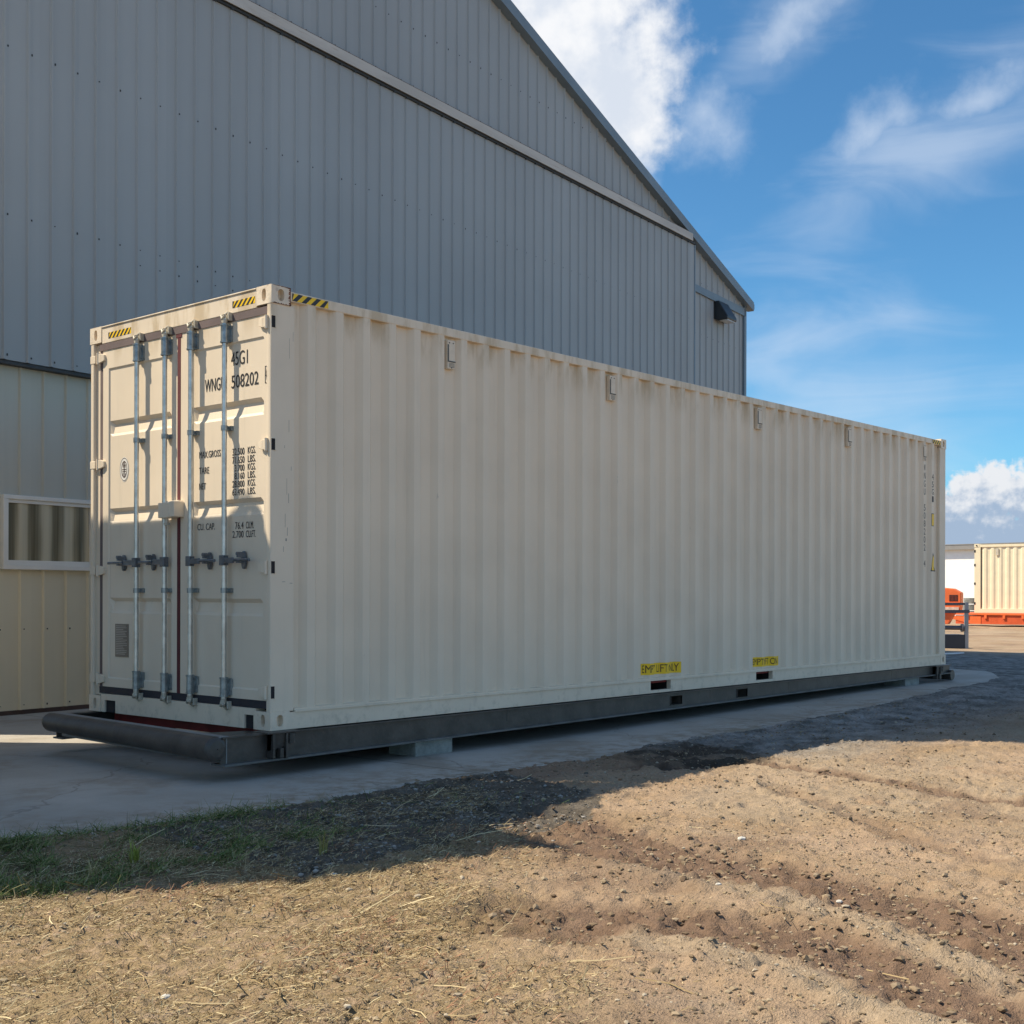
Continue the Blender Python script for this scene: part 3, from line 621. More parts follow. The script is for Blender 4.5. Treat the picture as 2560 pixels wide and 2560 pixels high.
MB().box(T0, T1, -.02, .3, -.05, .07).build('wall_footing', mat('red_brown_footing', (.075, .045, .035), .8, var=.3), HALL)
# screws in rows
m = MB()
def screwrow(ta, tb, z, off):
    k = math.ceil((ta-.01)/RP)
    while .01+k*RP < tb:
        t = .01+k*RP+.045
        m.box(t-.006, t+.006, off-.008, off, z-.010+random.uniform(-.01, .01), z+.006); k += 1
for z in (7.2, 5.4): screwrow(T0, 15.8, z, -.13)
screwrow(T0, 15.8, 3.90, -.13); screwrow(1.1, 15.8, 5.22, -.13)
for z in (.95, .12): screwrow(T0, 5, z, -.012)
screwrow(T0, 15.6, 9.12, 0); screwrow(T0, 12.5, 10.0, 0); screwrow(16, 18.6, 7.0, 0); screwrow(16, 18.6, 5.4, 0); screwrow(16, 18.6, 8.12, 0)
tag(m.build('wall_screws', mat('dark_screw', (.06, .06, .06), .5, metal=.5), HALL), kind='stuff')
# window with curtains
WF = mat('white_window_frame', (.82, .79, .72), .45, var=.04)
win = MB()
a, b, c, d = -.535, .645, 1.60, 2.405
for (x0_, x1_, z0_, z1_, dd) in [(a, b, c, c+.05, .05), (a, b, d-.045, d, .05), (a, a+.06, c+.05, d-.045, .05), (b-.055, b, c+.05, d-.045, .05), (a+.06, b-.055, c+.05, c+.10, .03), (a+.06, b-.055, d-.085, d-.045, .03)]:
    win.box(x0_, x1_, -.030-dd, .02, z0_, z1_)
wf = win.build('window', WF, HALL, .004)
m = MB(); n = 160; vs = []
for i in range(n+1):
    t = a+.06+(b-a-.115)*i/n; fold = math.sin(i*2*PI/37+.8*math.sin(i/23)); y = -.042+.008*fold
    vs += [(t, y, c+.10), (t+.012*math.sin(i/9), y, d-.085)]
m.add(vs, [(2*i, 2*i+2, 2*i+3, 2*i+1) for i in range(n)], True)
def curtain_mat():
    mm = bpy.data.materials.new('curtain_cloth'); mm.use_nodes = True; t = NT(mm.node_tree); p = t.n['Principled BSDF']
    co = t.new('ShaderNodeTexCoord').outputs['Object']; sx = t.new('ShaderNodeSeparateXYZ'); t.put(sx.inputs[0], co)
    wv = t.math('SINE', t.math('ADD', t.math('MULTIPLY', sx.outputs[0], 2*PI/.29), t.math('MULTIPLY', t.noise(t.scalev(co, (3, 1, .6)), 1.2, 2), 2.6)))
    fine = t.noise(t.scalev(co, (16, 1, .35)), 1.5, 3)
    cc = t.mix(t.ramp(t.math('ADD', t.math('MULTIPLY', wv, .5), fine), -.25, 1.05), (.10, .09, .05), (.62, .54, .37))  # shade of the folds painted into the cloth as soft bands
    t.put(p.inputs['Base Color'], cc); p.inputs['Roughness'].default_value = .5; return mm
m.build('curtain', curtain_mat(), wf)
# wall lamp high on the right end of the hall
LMP = tag(empty('wall_lamp', (0, 0, 0)), 'dark wedge-shaped lamp high on the grey hall wall, under the end of the roof edge', 'lamp')
LMP.location = (1.43, 5.84, 0); LMP.rotation_euler = (0, 0, HA)
m = MB(); q = [(0, .0, 7.86), (0, .0, 7.46), (0, -.10, 7.42), (0, -.33, 7.44), (0, -.33, 7.51), (0, -.12, 7.86)]
m.prism([(17.12, y, z) for _, y, z in q], (.50, 0, 0)); m.build('lamp_housing', mat('dark_bronze_housing', (.035, .04, .045), .4, metal=.3), LMP, .02)
m = MB(); m.box(17.17, 17.57, -.31, -.12, 7.415, 7.435); m.build('lamp_lens', mat('lamp_glass', (.5, .5, .48), .2), LMP)

# ------------------------------------------------------------------ clad annex out of view, added and shaped to shade doors and foreground
M_BLOCKER = wall_mat('bounce_cladding', (.70, .63, .52))  # kept pale so the unseen blocker bounces light onto the shaded doors
AN = tag(empty('shadow_blocker', (0, 0, 0)), 'unseen pale clad annex with a raised screen wall, left of the container doors', 'building')
m = MB(); m.box(-5.2, -1.6, 2.24, 5.15, 0, 5.38); m.build('wall', M_BLOCKER, AN)
m = MB(); m.prism([(-9, 2.1, 0), (-1.715, 2.1, 0), (-1.715, 2.1, 7.12), (-3.93, 2.1, 7.54), (-4.47, 2.1, 8.62), (-5.52, 2.1, 8.32), (-5.99, 2.1, 7.72), (-6.37, 2.1, 6.93), (-7.3, 2.1, 5.96), (-9, 2.1, 4.4)], (0, .1, 0)); m.build('shadow_screen', M_BLOCKER, AN)  # outline cut to cast the shade edge on the foreground
m = MB(); N = 14; yy, zz0 = 2.46, 5.38                # lifting eye on the blocker's top edge
oc = [(-.22, 0), (.24, 0), (.24, .06), (.06, .22), (-.12, .22), (-.22, .12)]
ring = [(.02+.033*math.cos(2*PI*i/N), .11+.033*math.sin(2*PI*i/N)) for i in range(N)]
outp = []
for i in range(N):
    a_ = 2*PI*i/N; dx, dy = math.cos(a_), math.sin(a_); best = 9
    for j in range(len(oc)):
        (x1, y1), (x2, y2) = oc[j], oc[(j+1) % len(oc)]; ex, ey = x2-x1, y2-y1; den = dx*ey-dy*ex
        if abs(den) < 1e-9: continue
        tt = ((x1-.02)*ey-(y1-.11)*ex)/den; ss = ((x1-.02)*dy-(y1-.11)*dx)/den
        if tt > 0 and -1e-6 <= ss <= 1+1e-6: best = min(best, tt)
    outp.append((.02+dx*best, .11+dy*best))
for xx in (-1.66, -1.64): m.add([(xx, yy-p, zz0+q) for p, q in outp]+[(xx, yy-p, zz0+q) for p, q in ring], [(i, (i+1) % N, N+(i+1) % N, N+i) for i in range(N)])
m.build('lifting_eye', M_SKID, AN)

# ------------------------------------------------------------------ ground
perm = rng.permutation(4096)
def vnoise(x, y, seed=0):
    xi = np.floor(x).astype(int); yi = np.floor(y).astype(int); fx = x-xi; fy = y-yi; fx = fx*fx*(3-2*fx); fy = fy*fy*(3-2*fy)
    h = lambda a, b: perm[(perm[(a+seed*57) & 4095]+b) & 4095]/4095.0
    return (h(xi, yi)*(1-fx)+h(xi+1, yi)*fx)*(1-fy)+(h(xi, yi+1)*(1-fx)+h(xi+1, yi+1)*fx)*fy
def fbm(x, y, f, o=4, seed=0, g=.5):
    s = 0; a = 1; t = 0
    for i in range(o): s = s+a*vnoise(x*f, y*f, seed+i*3); t += a; a *= g; f *= 2.03
    return s/t
PADX = [-40, -2.44, -1.95, -1.28, -.78, .01, .58, 1.31, 1.88, 2.56, 3.05, 4.16, 5.75, 7.79, 10.83, 13.46, 14.96, 15.3]
PADY = [-.9, -.85, -1.02, -1.08, -1.13, -1.08, -1.02, -1.08, -1.12, -1.13, -1.06, -1.04, -1.08, -.98, -.67, -.34, .37, 1.1]
def pad_edge(x): return np.interp(x, PADX, PADY)+.05*(fbm(x, x*0+3.3, 3.0, 4, 5)-.5)
def seg_dist(x, y, pts):
    best = np.full(x.shape, 1e9); par = np.zeros(x.shape); n = len(pts)-1
    for i in range(n):
        ax, ay = pts[i]; bx, by = pts[i+1]; ex, ey = bx-ax, by-ay; t = np.clip(((x-ax)*ex+(y-ay)*ey)/(ex*ex+ey*ey), 0, 1)
        d = np.hypot(x-ax-t*ex, y-ay-t*ey); k = d < best; best = np.where(k, d, best); par = np.where(k, (i+t)/n, par)
    return best, par
def inpoly(x, y, pts):
    c = np.zeros(x.shape, bool); n = len(pts)
    for i in range(n):
        x1, y1 = pts[i]; x2, y2 = pts[(i+1) % n]
        k = ((y1 > y) != (y2 > y)) & (x < (x2-x1)*(y-y1)/(y2-y1+1e-12)+x1); c ^= k
    return c
def ss(x, a, b): t = np.clip((x-a)/(b-a), 0, 1); return t*t*(3-2*t)
B1 = [(.0, -2.55), (-.30, -3.1), (-.37, -3.43), (-.45, -3.88), (-.5, -4.36), (-.62, -4.82), (-.74, -5.23), (-.92, -5.68), (-1.2, -6.6), (-1.6, -8)]
R1 = [(-.85, -3.8), (-.82, -4.09), (-.78, -4.51), (-.94, -4.98), (-1.08, -5.37), (-1.28, -5.81), (-1.7, -6.8)]
B2 = [(-1.75, -4.0), (-1.6, -4.4), (-1.51, -4.69), (-1.48, -5.03), (-1.51, -5.36), (-1.52, -5.89), (-1.8, -7)]
R2 = [(-1.75, -4.5), (-1.72, -4.8), (-1.77, -5.2), (-1.9, -5.6), (-2.1, -6.2)]
B3 = [(2.3, -1.6), (2.7, -1.98), (3.0, -2.3), (2.84, -3.1), (2.5, -3.87), (2.45, -4.47), (2.3, -5.5)]
B4 = [(1.95, -3.0), (1.4, -3.75), (.93, -4.37), (.6, -5)]
MUD = [(2.53, -1.11), (3.11, -1.02), (3.79, -1.05), (3.75, -1.7), (3.3, -2.3), (2.72, -2.25), (2.45, -1.8)]
def surface(x, y):
    wx = x+.22*(fbm(x, y, 1.6, 3, 9)-.5); wy = y+.22*(fbm(x, y, 1.6, 3, 14)-.5)
    z = .018+.05*(fbm(x, y, .5, 3, 1)-.5)+.030*(fbm(x, y, 2.3, 4, 2)-.5)+.020*(fbm(x, y, 9, 3, 3)-.5)
    cl = fbm(x, y, 26, 3, 21); z = z+.016*ss(cl, .55, .8)+.013*(fbm(x, y, 40, 2, 30)-.5)-.022*ss(fbm(x, y, 6.5, 4, 140), .60, .74)
    mud = np.zeros(x.shape); pale = np.zeros(x.shape)
    for pts, wd, am in ((B1, .34, 1), (B2, .33, 1), (B3, .13, .85), (B4, .10, .45)):
        d, p = seg_dist(wx, wy, pts); k = (1-ss(d, wd*.75, wd*1.35))*am; mud = np.maximum(mud, k); z = z-.030*k*(.6+.8*fbm(x, y, 7, 3, 40)); z = z+.018*(1-ss(np.abs(d-wd*1.2), 0, .12))*ss(fbm(x, y, 11, 2, 44), .3, .6)
        lump = ss(fbm(x, y, 13, 3, 50), .6, .75)*k; z = z+.028*lump
    for pts, wd in ((R1, .12), (R2, .13)):
        d, p = seg_dist(wx, wy, pts); k = 1-ss(d, wd*.5, wd*1.6); pale = np.maximum(pale, k); mud = mud*(1-.9*k); z = z+.022*k
    broad = fbm(x, y, .8, 4, 60); mud = np.maximum(mud, .55*ss(broad, .56, .70)); pale = np.maximum(pale, .8*ss(fbm(x, y, .6, 3, 66), .52, .66))
    md = np.clip(sum(inpoly(wx+a_+.16*(fbm(x, y, 9, 3, 151)-.5), wy+b_+.16*(fbm(x, y, 9, 3, 155)-.5), MUD).astype(float) for a_ in (-.06, 0, .06) for b_ in (-.06, 0, .06))/9, 0, 1)*(.55+.45*ss(fbm(x, y, 5, 4, 158), .35, .55))
    e = np.interp(x, PADX, PADY); off = y-e
    gone = ss(off+.30*(fbm(x, y, 1.7, 3, 131)-.5)+.14*(fbm(x, y, 8, 3, 133)-.5), .0, .30)*(x < 15.4); z = z+.016*(1-ss(np.abs(off), .05, .3))
    z = z*(1-ss(off, -.10, .0)*.3)+lift(x)*1.0; z = np.where(x < 15.4, z-.10*gone, z)
    far = np.hypot(x+5.8, y+7.4); z = z*1.0-.0*far
    # coarse gravel yard in the shade right of the pad; straw litter on the near left
    straw = ss(-.72*(x+.5)+.69*(y+2.9)+.9*(fbm(x, y, 1.3, 4, 71)-.5), -.25, .6)
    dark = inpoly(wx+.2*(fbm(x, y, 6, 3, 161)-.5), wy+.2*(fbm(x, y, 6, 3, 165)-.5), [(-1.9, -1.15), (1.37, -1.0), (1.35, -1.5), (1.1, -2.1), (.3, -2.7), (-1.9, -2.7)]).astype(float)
    md = md+0*x
    yard = (1-ss(x, 20, 26))*ss(x-2.2+(y+1.6)*.5+1.0*(fbm(x, y, 1.1, 3, 75)-.5), .3, 1.2)*ss(y+3.2, 0, 1.6)
    grass = (1-ss(np.abs(y+1.55+.0*x), .42, .85))*(1-ss(x, -1.8, -.8))*ss(fbm(x, y, 2.6, 3, 80), .32, .55)
    return z, mud, pale, md, straw, yard, grass, dark
def axis(parts):
    o = [parts[0][0]]
    for a, b, s in parts:
        n = max(1, int(round((b-a)/s))); o += list(a+(b-a)*np.arange(1, n+1)/n)
    return np.array(o)
ax = axis([(-400, -100, 60), (-100, -20, 10), (-20, -6, 1.0), (-6, -4.2, .1), (-4.2, 5, .0185), (5, 10, .035), (10, 20, .1), (20, 60, .5), (60, 120, 4), (120, 700, 60)])
ay = axis([(-400, -100, 60), (-100, -20, 10), (-20, -9, 1.0), (-9, -7.4, .1), (-7.4, -.85, .0185), (-.85, 3, .12), (3, 25, .5), (25, 60, 3), (60, 120, 10), (120, 700, 60)])
X, Y = np.meshgrid(ax, ay, indexing='ij')
Z, mud, pale, md, straw, yard, grass, dark = surface(X, Y)
Z = np.where((np.abs(X) > 60) | (np.abs(Y) > 60), 0, Z)
nx, ny = X.shape
idx = np.arange(nx*ny).reshape(nx, ny)
quads = np.stack([idx[:-1, :-1], idx[1:, :-1], idx[1:, 1:], idx[:-1, 1:]], -1).reshape(-1, 4)
def np_mesh(name, co, faces, m_, smooth=True):
    me = bpy.data.meshes.new(name); k = faces.shape[1]
    me.vertices.add(len(co)); me.vertices.foreach_set('co', np.ascontiguousarray(co, dtype=np.float32).ravel())
    me.loops.add(faces.size); me.loops.foreach_set('vertex_index', faces.ravel().astype(np.int32))
    me.polygons.add(len(faces)); me.polygons.foreach_set('loop_start', np.arange(0, faces.size, k, dtype=np.int32))
    me.polygons.foreach_set('use_smooth', np.full(len(faces), smooth))
    me.update(calc_edges=True); me.materials.append(m_)
    o = bpy.data.objects.new(name, me); COL.objects.link(o); return o
def attr(o, name, arr):
    a = o.data.attributes.new(name, 'FLOAT', 'POINT'); a.data.foreach_set('value', np.ascontiguousarray(arr, dtype=np.float32).ravel())
def ground_mat():
    m = bpy.data.materials.new('bare_earth'); m.use_nodes = True; t = NT(m.node_tree); p = t.n['Principled BSDF']
    co = t.new('ShaderNodeTexCoord').outputs['Object']
    A = lambda n: t.new('ShaderNodeAttribute', attribute_name=n).outputs['Fac']
    big = t.noise(co, .9, 5, .6); mid = t.noise(co, 6, 6, .65); fine = t.noise(co, 55, 4, .7); gr = t.noise(co, 140, 3, .6)
    earth = t.mix(t.ramp(big, .35, .65), (.335, .238, .150), (.41, .300, .208))
    earth = t.mix(t.math('MULTIPLY', A('pale'), .75), earth, (.39, .31, .22))
    earth = t.mix(t.math('MULTIPLY', t.ramp(mid, .5, .75), .35), earth, (.20, .150, .095))
    earth = t.mix(t.math('MULTIPLY', t.ramp(t.noise(co, 1.7, 4, .6), .60, .72), .35), earth, (.33, .19, .11))
    earth = t.mix(t.math('MULTIPLY', t.ramp(t.noise(co, 2.3, 7, .7), .54, .66), .35), earth, (.205, .158, .125))
    earth = t.mix(t.math('MULTIPLY', t.ramp(t.noise(t.scalev(co, (1.6, .7, 1), (0, 0, .5)), 1.3, 6, .65), .55, .68), .5), earth, (.40, .325, .25))
    earth = t.mix(t.math('MULTIPLY', A('mud'), .95), earth, t.mix(t.ramp(mid, .3, .7), (.150, .098, .068), (.225, .150, .106)))
    earth = t.mix(t.math('MULTIPLY', A('straw'), t.math('MULTIPLY', t.ramp(t.noise(co, 14, 5, .7), .30, .6), .85)), earth, (.27, .20, .108))
    earth = t.mix(A('yard'), earth, t.mix(t.ramp(t.noise(co, 3.2, 9, .72), .32, .68), (.11, .105, .095), (.34, .33, .31)))
    earth = t.mix(t.math('MULTIPLY', A('grass'), .6), earth, (.075, .07, .035))
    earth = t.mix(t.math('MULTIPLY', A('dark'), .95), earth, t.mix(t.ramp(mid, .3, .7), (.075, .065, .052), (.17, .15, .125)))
    earth = t.mix(A('wet'), earth, (.065, .052, .04))
    earth = t.mix(t.ramp(fine, .30, .72), t.mix(.0, earth, earth), earth)
    v = t.new('ShaderNodeMix', data_type='RGBA', blend_type='MULTIPLY'); v.inputs[0].default_value = 1
    sp = t.math('ADD', .52, t.math('MULTIPLY', fine, .94)); cb = t.new('ShaderNodeCombineColor')
    for i in range(3): t.put(cb.inputs[i], sp)
    t.put(v.inputs[6], earth); t.put(v.inputs[7], cb.outputs[0])
    t.put(p.inputs['Base Color'], v.outputs[2]); p.inputs['Roughness'].default_value = .95; p.inputs['Specular IOR Level'].default_value = .2
    b = t.new('ShaderNodeBump'); b.inputs['Strength'].default_value = 1.0; b.inputs['Distance'].default_value = .022
    t.put(b.inputs['Height'], t.math('ADD', t.math('MULTIPLY', fine, .8), t.math('MULTIPLY', gr, .35))); t.l.new(b.outputs[0], p.inputs['Normal'])
    return m
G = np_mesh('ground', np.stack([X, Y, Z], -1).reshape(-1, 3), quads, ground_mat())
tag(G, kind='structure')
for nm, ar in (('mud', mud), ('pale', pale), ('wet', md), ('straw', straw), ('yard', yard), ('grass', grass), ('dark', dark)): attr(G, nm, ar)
# concrete pad
def conc_mat():
    m = bpy.data.materials.new('concrete'); m.use_nodes = True; t = NT(m.node_tree); p = t.n['Principled BSDF']
    co = t.new('ShaderNodeTexCoord').outputs['Object']
    c = t.mix(t.ramp(t.noise(co, .8, 6, .6), .3, .7), (.33, .305, .265), (.42, .395, .355))
    c = t.mix(t.math('MULTIPLY', t.ramp(t.noise(t.scalev(co, (.5, 3, 1)), 2, 7, .7), .52, .75), .4), c, (.25, .225, .19))
    c = t.mix(t.math('MULTIPLY', t.ramp(t.noise(co, 30, 5, .7), .6, .8), .35), c, (.17, .155, .13))
    c = t.mix(t.math('MULTIPLY', t.ramp(t.noise(t.scalev(co, (1, 4, 1)), 5, 5, .7), .63, .75), .35), c, (.60, .58, .54))
    vo = t.new('ShaderNodeTexVoronoi', feature='DISTANCE_TO_EDGE'); wv = t.new('ShaderNodeVectorMath', operation='MULTIPLY_ADD'); wz = t.new('ShaderNodeTexNoise'); t.put(wz.inputs['Vector'], co); wz.inputs['Scale'].default_value = 2.5; wz.inputs['Detail'].default_value = 5
    t.put(wv.inputs[0], wz.outputs['Color']); wv.inputs[1].default_value = (.5, .5, .0); t.put(wv.inputs[2], co); t.put(vo.inputs['Vector'], wv.outputs[0]); vo.inputs['Scale'].default_value = .42
    c = t.mix(t.math('MULTIPLY', t.ramp(vo.outputs['Distance'], .0015, .005, True), .45), c, (.15, .13, .105))
    c = t.mix(t.math('MULTIPLY', t.ramp(t.noise(co, 1.1, 7, .68), .48, .66), .6), c, (.25, .20, .145))
    sx = t.new('ShaderNodeSeparateXYZ'); t.put(sx.inputs[0], co)
    jt = t.math('ABSOLUTE', t.math('SUBTRACT', t.math('FRACT', t.math('DIVIDE', t.math('ADD', sx.outputs[0], 1.15), 4.6)), .5))
    c = t.mix(t.math('MULTIPLY', t.ramp(jt, .001, .003, True), .8), c, (.10, .09, .075))
    edge = t.math('MULTIPLY', t.ramp(sx.outputs[1], -.95, -.25, True), t.ramp(t.noise(co, 7, 7, .75), .42, .62))
    c = t.mix(t.math('MULTIPLY', edge, .75), c, (.20, .155, .10))
    t.put(p.inputs['Base Color'], c); p.inputs['Roughness'].default_value = .85
    b = t.new('ShaderNodeBump'); b.inputs['Strength'].default_value = .35; b.inputs['Distance'].default_value = .01
    t.put(b.inputs['Height'], t.noise(co, 35, 6, .7)); t.l.new(b.outputs[0], p.inputs['Normal'])
    return m
px = np.concatenate([np.arange(-40, -4, 2.0), np.arange(-4, 15.31, .03)]); pv = np.array([0, .004, .01, .03, .1, .2, .35, .6, 1.0])
ee = pad_edge(px); top = np.where(px > 12.8, ee+(8-ee)*np.clip((15.35-px)/2.6, 0.02, 1)**.5, 8.0)
PX = np.repeat(px[:, None], len(pv), 1); PY = ee[:, None]+(top-ee)[:, None]*pv[None]
PZ = lift(PX)+.022+.004*(fbm(PX, PY, 1.0, 3, 90)-.5); PZ[:, 0] -= .05
ii = np.arange(PX.size).reshape(PX.shape)
Q = np.stack([ii[:-1, :-1], ii[1:, :-1], ii[1:, 1:], ii[:-1, 1:]], -1).reshape(-1, 4)
tag(np_mesh('concrete_pad', np.stack([PX, PY, PZ], -1).reshape(-1, 3), Q, conc_mat()), kind='structure')

# ------------------------------------------------------------------ litter on the ground: gravel, straw, grass
ico = bmesh.new(); bmesh.ops.create_icosphere(ico, subdivisions=1, radius=1); ico.verts.ensure_lookup_table()
IV = np.array([v.co[:] for v in ico.verts]); IF = np.array([[v.index for v in f.verts] for f in ico.faces]); ico.free()
def rocks(name, pts, size, m_, flat=.62):
    n = len(pts); zz = surface(pts[:, 0], pts[:, 1])[0]
    jit = 1+.32*rng.standard_normal((n, 12, 1))*.6; v = IV[None]*jit
    v = v*(size[:, None, None]*np.stack([rng.uniform(.75, 1.35, n), rng.uniform(.75, 1.2, n), rng.uniform(.45, .8, n)*flat/.62], 1)[:, None, :])
    a = rng.uniform(0, 2*PI, n); c, s = np.cos(a)[:, None], np.sin(a)[:, None]
    x = v[..., 0]*c-v[..., 1]*s; y = v[..., 0]*s+v[..., 1]*c
    co = np.stack([x+pts[:, :1], y+pts[:, 1:2], v[..., 2]+zz[:, None]+size[:, None]*.15], -1).reshape(-1, 3)
    f = (IF[None]+(np.arange(n)*12)[:, None, None]).reshape(-1, 3)
    o = np_mesh(name, co, f, m_, False); attr(o, 'tone', np.repeat(rng.random(n), 12)); return o
def tone_mat(name, stops, rough=.9, trans=0):
    m = bpy.data.materials.new(name); m.use_nodes = True; t = NT(m.node_tree); p = t.n['Principled BSDF']
    a = t.new('ShaderNodeAttribute', attribute_name='tone').outputs['Fac']; r = t.new('ShaderNodeValToRGB'); t.put(r.inputs[0], a)
    r.color_ramp.interpolation = 'LINEAR'
    while len(r.color_ramp.elements) < len(stops): r.color_ramp.elements.new(.5)
    for e, (ps_, c) in zip(r.color_ramp.elements, stops): e.position = ps_; e.color = (*c, 1)
    t.l.new(r.outputs[0], p.inputs['Base Color']); p.inputs['Roughness'].default_value = rough; p.inputs['Specular IOR Level'].default_value = .25
    return m
def view_pts(n, xr, yr, dens):
    out = []
    tot = 0
    while tot < n:
        p = np.stack([rng.uniform(*xr, n*2), rng.uniform(*yr, n*2)], 1)
        d = p-np.array([CAMP.x, CAMP.y]); dep = d@np.array([fw.x, fw.y]); lat = d@np.array([rt.x, rt.y])
        k = (dep > 3.6) & (np.abs(lat) < dep*.46+.3) & (rng.random(len(p)) < dens(p[:, 0], p[:, 1], dep)) & (p[:, 1] < np.interp(p[:, 0], PADX, PADY)+.03)
        out.append(p[k]); tot += k.sum()
    return np.concatenate(out)[:n]
near = lambda x, y, d: np.clip(6.0/d, 0, 1)**1.2
pts = view_pts(17000, (-5, 9), (-7.4, -.95), lambda x, y, d: near(x, y, d)*ss(fbm(x, y, 2.0, 3, 33), .30, .62))
rocks('gravel', pts, rng.lognormal(math.log(.0052), .42, len(pts)).clip(.002, .016), tone_mat('gravel_stone', [(0, (.14, .105, .07)), (.4, (.26, .20, .13)), (.9, (.36, .29, .20)), (1, (.44, .39, .31))])); tag(bpy.data.objects['gravel'], kind='stuff', label='loose pebbles and crumbs of earth scattered over the dirt')
pts = view_pts(1000, (-5, 9), (-7.4, -1.1), lambda x, y, d: np.maximum(ss(surface(x, y)[1], .35, .8)*.8, .05)*(1-surface(x, y)[4]*.6)*np.clip(7/d, 0, 1))
rocks('clods', pts, rng.lognormal(math.log(.013), .42, len(pts)).clip(.005, .019), tone_mat('clod_earth', [(0, (.13, .09, .06)), (.6, (.22, .16, .10)), (1, (.32, .25, .17))])); tag(bpy.data.objects['clods'], kind='stuff', label='clods of brown earth torn up along the wheel tracks')
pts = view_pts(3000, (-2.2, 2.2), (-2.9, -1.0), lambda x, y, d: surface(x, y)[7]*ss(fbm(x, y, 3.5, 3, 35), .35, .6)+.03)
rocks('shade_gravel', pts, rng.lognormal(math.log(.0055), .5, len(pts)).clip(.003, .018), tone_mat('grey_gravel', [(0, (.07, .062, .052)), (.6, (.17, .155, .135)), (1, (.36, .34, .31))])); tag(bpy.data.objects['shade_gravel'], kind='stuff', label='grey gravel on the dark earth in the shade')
def blades(name, pts, ln, wd, rise, m_, bend=.3):
    n = len(pts); z0 = surface(pts[:, 0], pts[:, 1])[0]; a = rng.uniform(0, 2*PI, n); d = np.stack([np.cos(a), np.sin(a)], 1); q = np.stack([-d[:, 1], d[:, 0]], 1)
    co = np.zeros((n, 6, 3)); hz = np.sqrt(np.clip(1-rise**2, 0, 1)); cv = rng.normal(0, bend, n)
    for j, t in enumerate((0, .5, 1)):
        c = pts+d*(ln*hz*(t-(0 if name == 'grass' else .5)))[:, None]+q*(cv*ln*(t*(1-t)))[:, None]
        z = z0+ln*rise*t*(1 if name == 'grass' else 1)-(.18*ln*t*t if name == 'grass' else 0)+.004
        w_ = wd*(1-.85*t if name == 'grass' else 1-.3*t)
        for s_, k in ((-1, 0), (1, 1)):
            co[:, 2*j+k, :2] = c+q*(w_*s_*.5)[:, None]; co[:, 2*j+k, 2] = z+s_*wd*.25
    F = np.array([[0, 1, 3, 2], [2, 3, 5, 4]]); f = (F[None]+(np.arange(n)*6)[:, None, None]).reshape(-1, 4)
    o = np_mesh(name, co.reshape(-1, 3), f, m_, True); attr(o, 'tone', np.repeat(rng.random(n), 6)); return o
M_ST = tone_mat('dry_straw', [(0, (.13, .09, .05)), (.35, (.30, .225, .115)), (.75, (.42, .33, .19)), (.93, (.56, .47, .28)), (1, (.60, .50, .32))])
pts = view_pts(42000, (-5, 4), (-7.4, -1.3), lambda x, y, d: (ss(surface(x, y)[4], .15, .9)*(.25+.75*ss(fbm(x, y, 3.1, 3, 37), .38, .6))+.012)*near(x, y, d)*(1-.85*surface(x, y)[1]))
blades('straw', pts, rng.lognormal(math.log(.022), .5, len(pts)).clip(.008, .09), rng.uniform(.0014, .0034, len(pts)), np.clip(rng.normal(.22, .22, len(pts)), 0, .9), M_ST, .7); tag(bpy.data.objects['straw'], kind='stuff', label='dry straw and dead grass littering the near left of the dirt')
pts = view_pts(300, (-4, 1.5), (-7.2, -1.4), lambda x, y, d: (ss(surface(x, y)[4], .1, .9)+.05)*near(x, y, d))
blades('straw_stalks', pts, rng.uniform(.10, .26, len(pts)), rng.uniform(.003, .0055, len(pts)), np.clip(rng.normal(.12, .12, len(pts)), 0, .5), M_ST, .5); tag(bpy.data.objects['straw_stalks'], kind='stuff', label='long pale stalks lying over the straw litter')
pts = view_pts(1500, (-5, 1.5), (-7.4, -2.3), lambda x, y, d: surface(x, y)[4]*ss(fbm(x, y, 2.7, 3, 121), .60, .68)*near(x, y, d))
blades('red_weed', pts, rng.lognormal(math.log(.030), .4, len(pts)).clip(.01, .08), rng.uniform(.0016, .0034, len(pts)), np.clip(rng.normal(.45, .25, len(pts)), 0, .95), tone_mat('red_brown_weed', [(0, (.18, .09, .055)), (.6, (.33, .17, .10)), (1, (.45, .27, .17))]), .6); tag(bpy.data.objects['red_weed'], kind='stuff', label='patches of low reddish weed in the straw')
M_GR = tone_mat('grass_blade', [(0, (.05, .085, .022)), (.3, (.10, .17, .04)), (.55, (.20, .23, .06)), (.8, (.27, .235, .11)), (1, (.40, .33, .19))], .6)
gp = view_pts(9500, (-4.0, .6), (-2.5, -.85), lambda x, y, d: (surface(x, y)[6]*ss(fbm(x, y, 4.5, 3, 85), .44, .62)+.4*ss(fbm(x, y, 3, 3, 99), .4, .6)*(1-ss(np.abs(y-np.interp(x, PADX, PADY)+.12), .05, .22))*(1-ss(x, -1.2, -.2))+.004))
blades('grass', gp, rng.lognormal(math.log(.062), .42, len(gp)).clip(.02, .17), rng.uniform(.0022, .0048, len(gp)), np.clip(rng.normal(.62, .25, len(gp)), .05, .97), M_GR); tag(bpy.data.objects['grass'], kind='stuff', label='rough green and dry grass along the edge of the concrete')
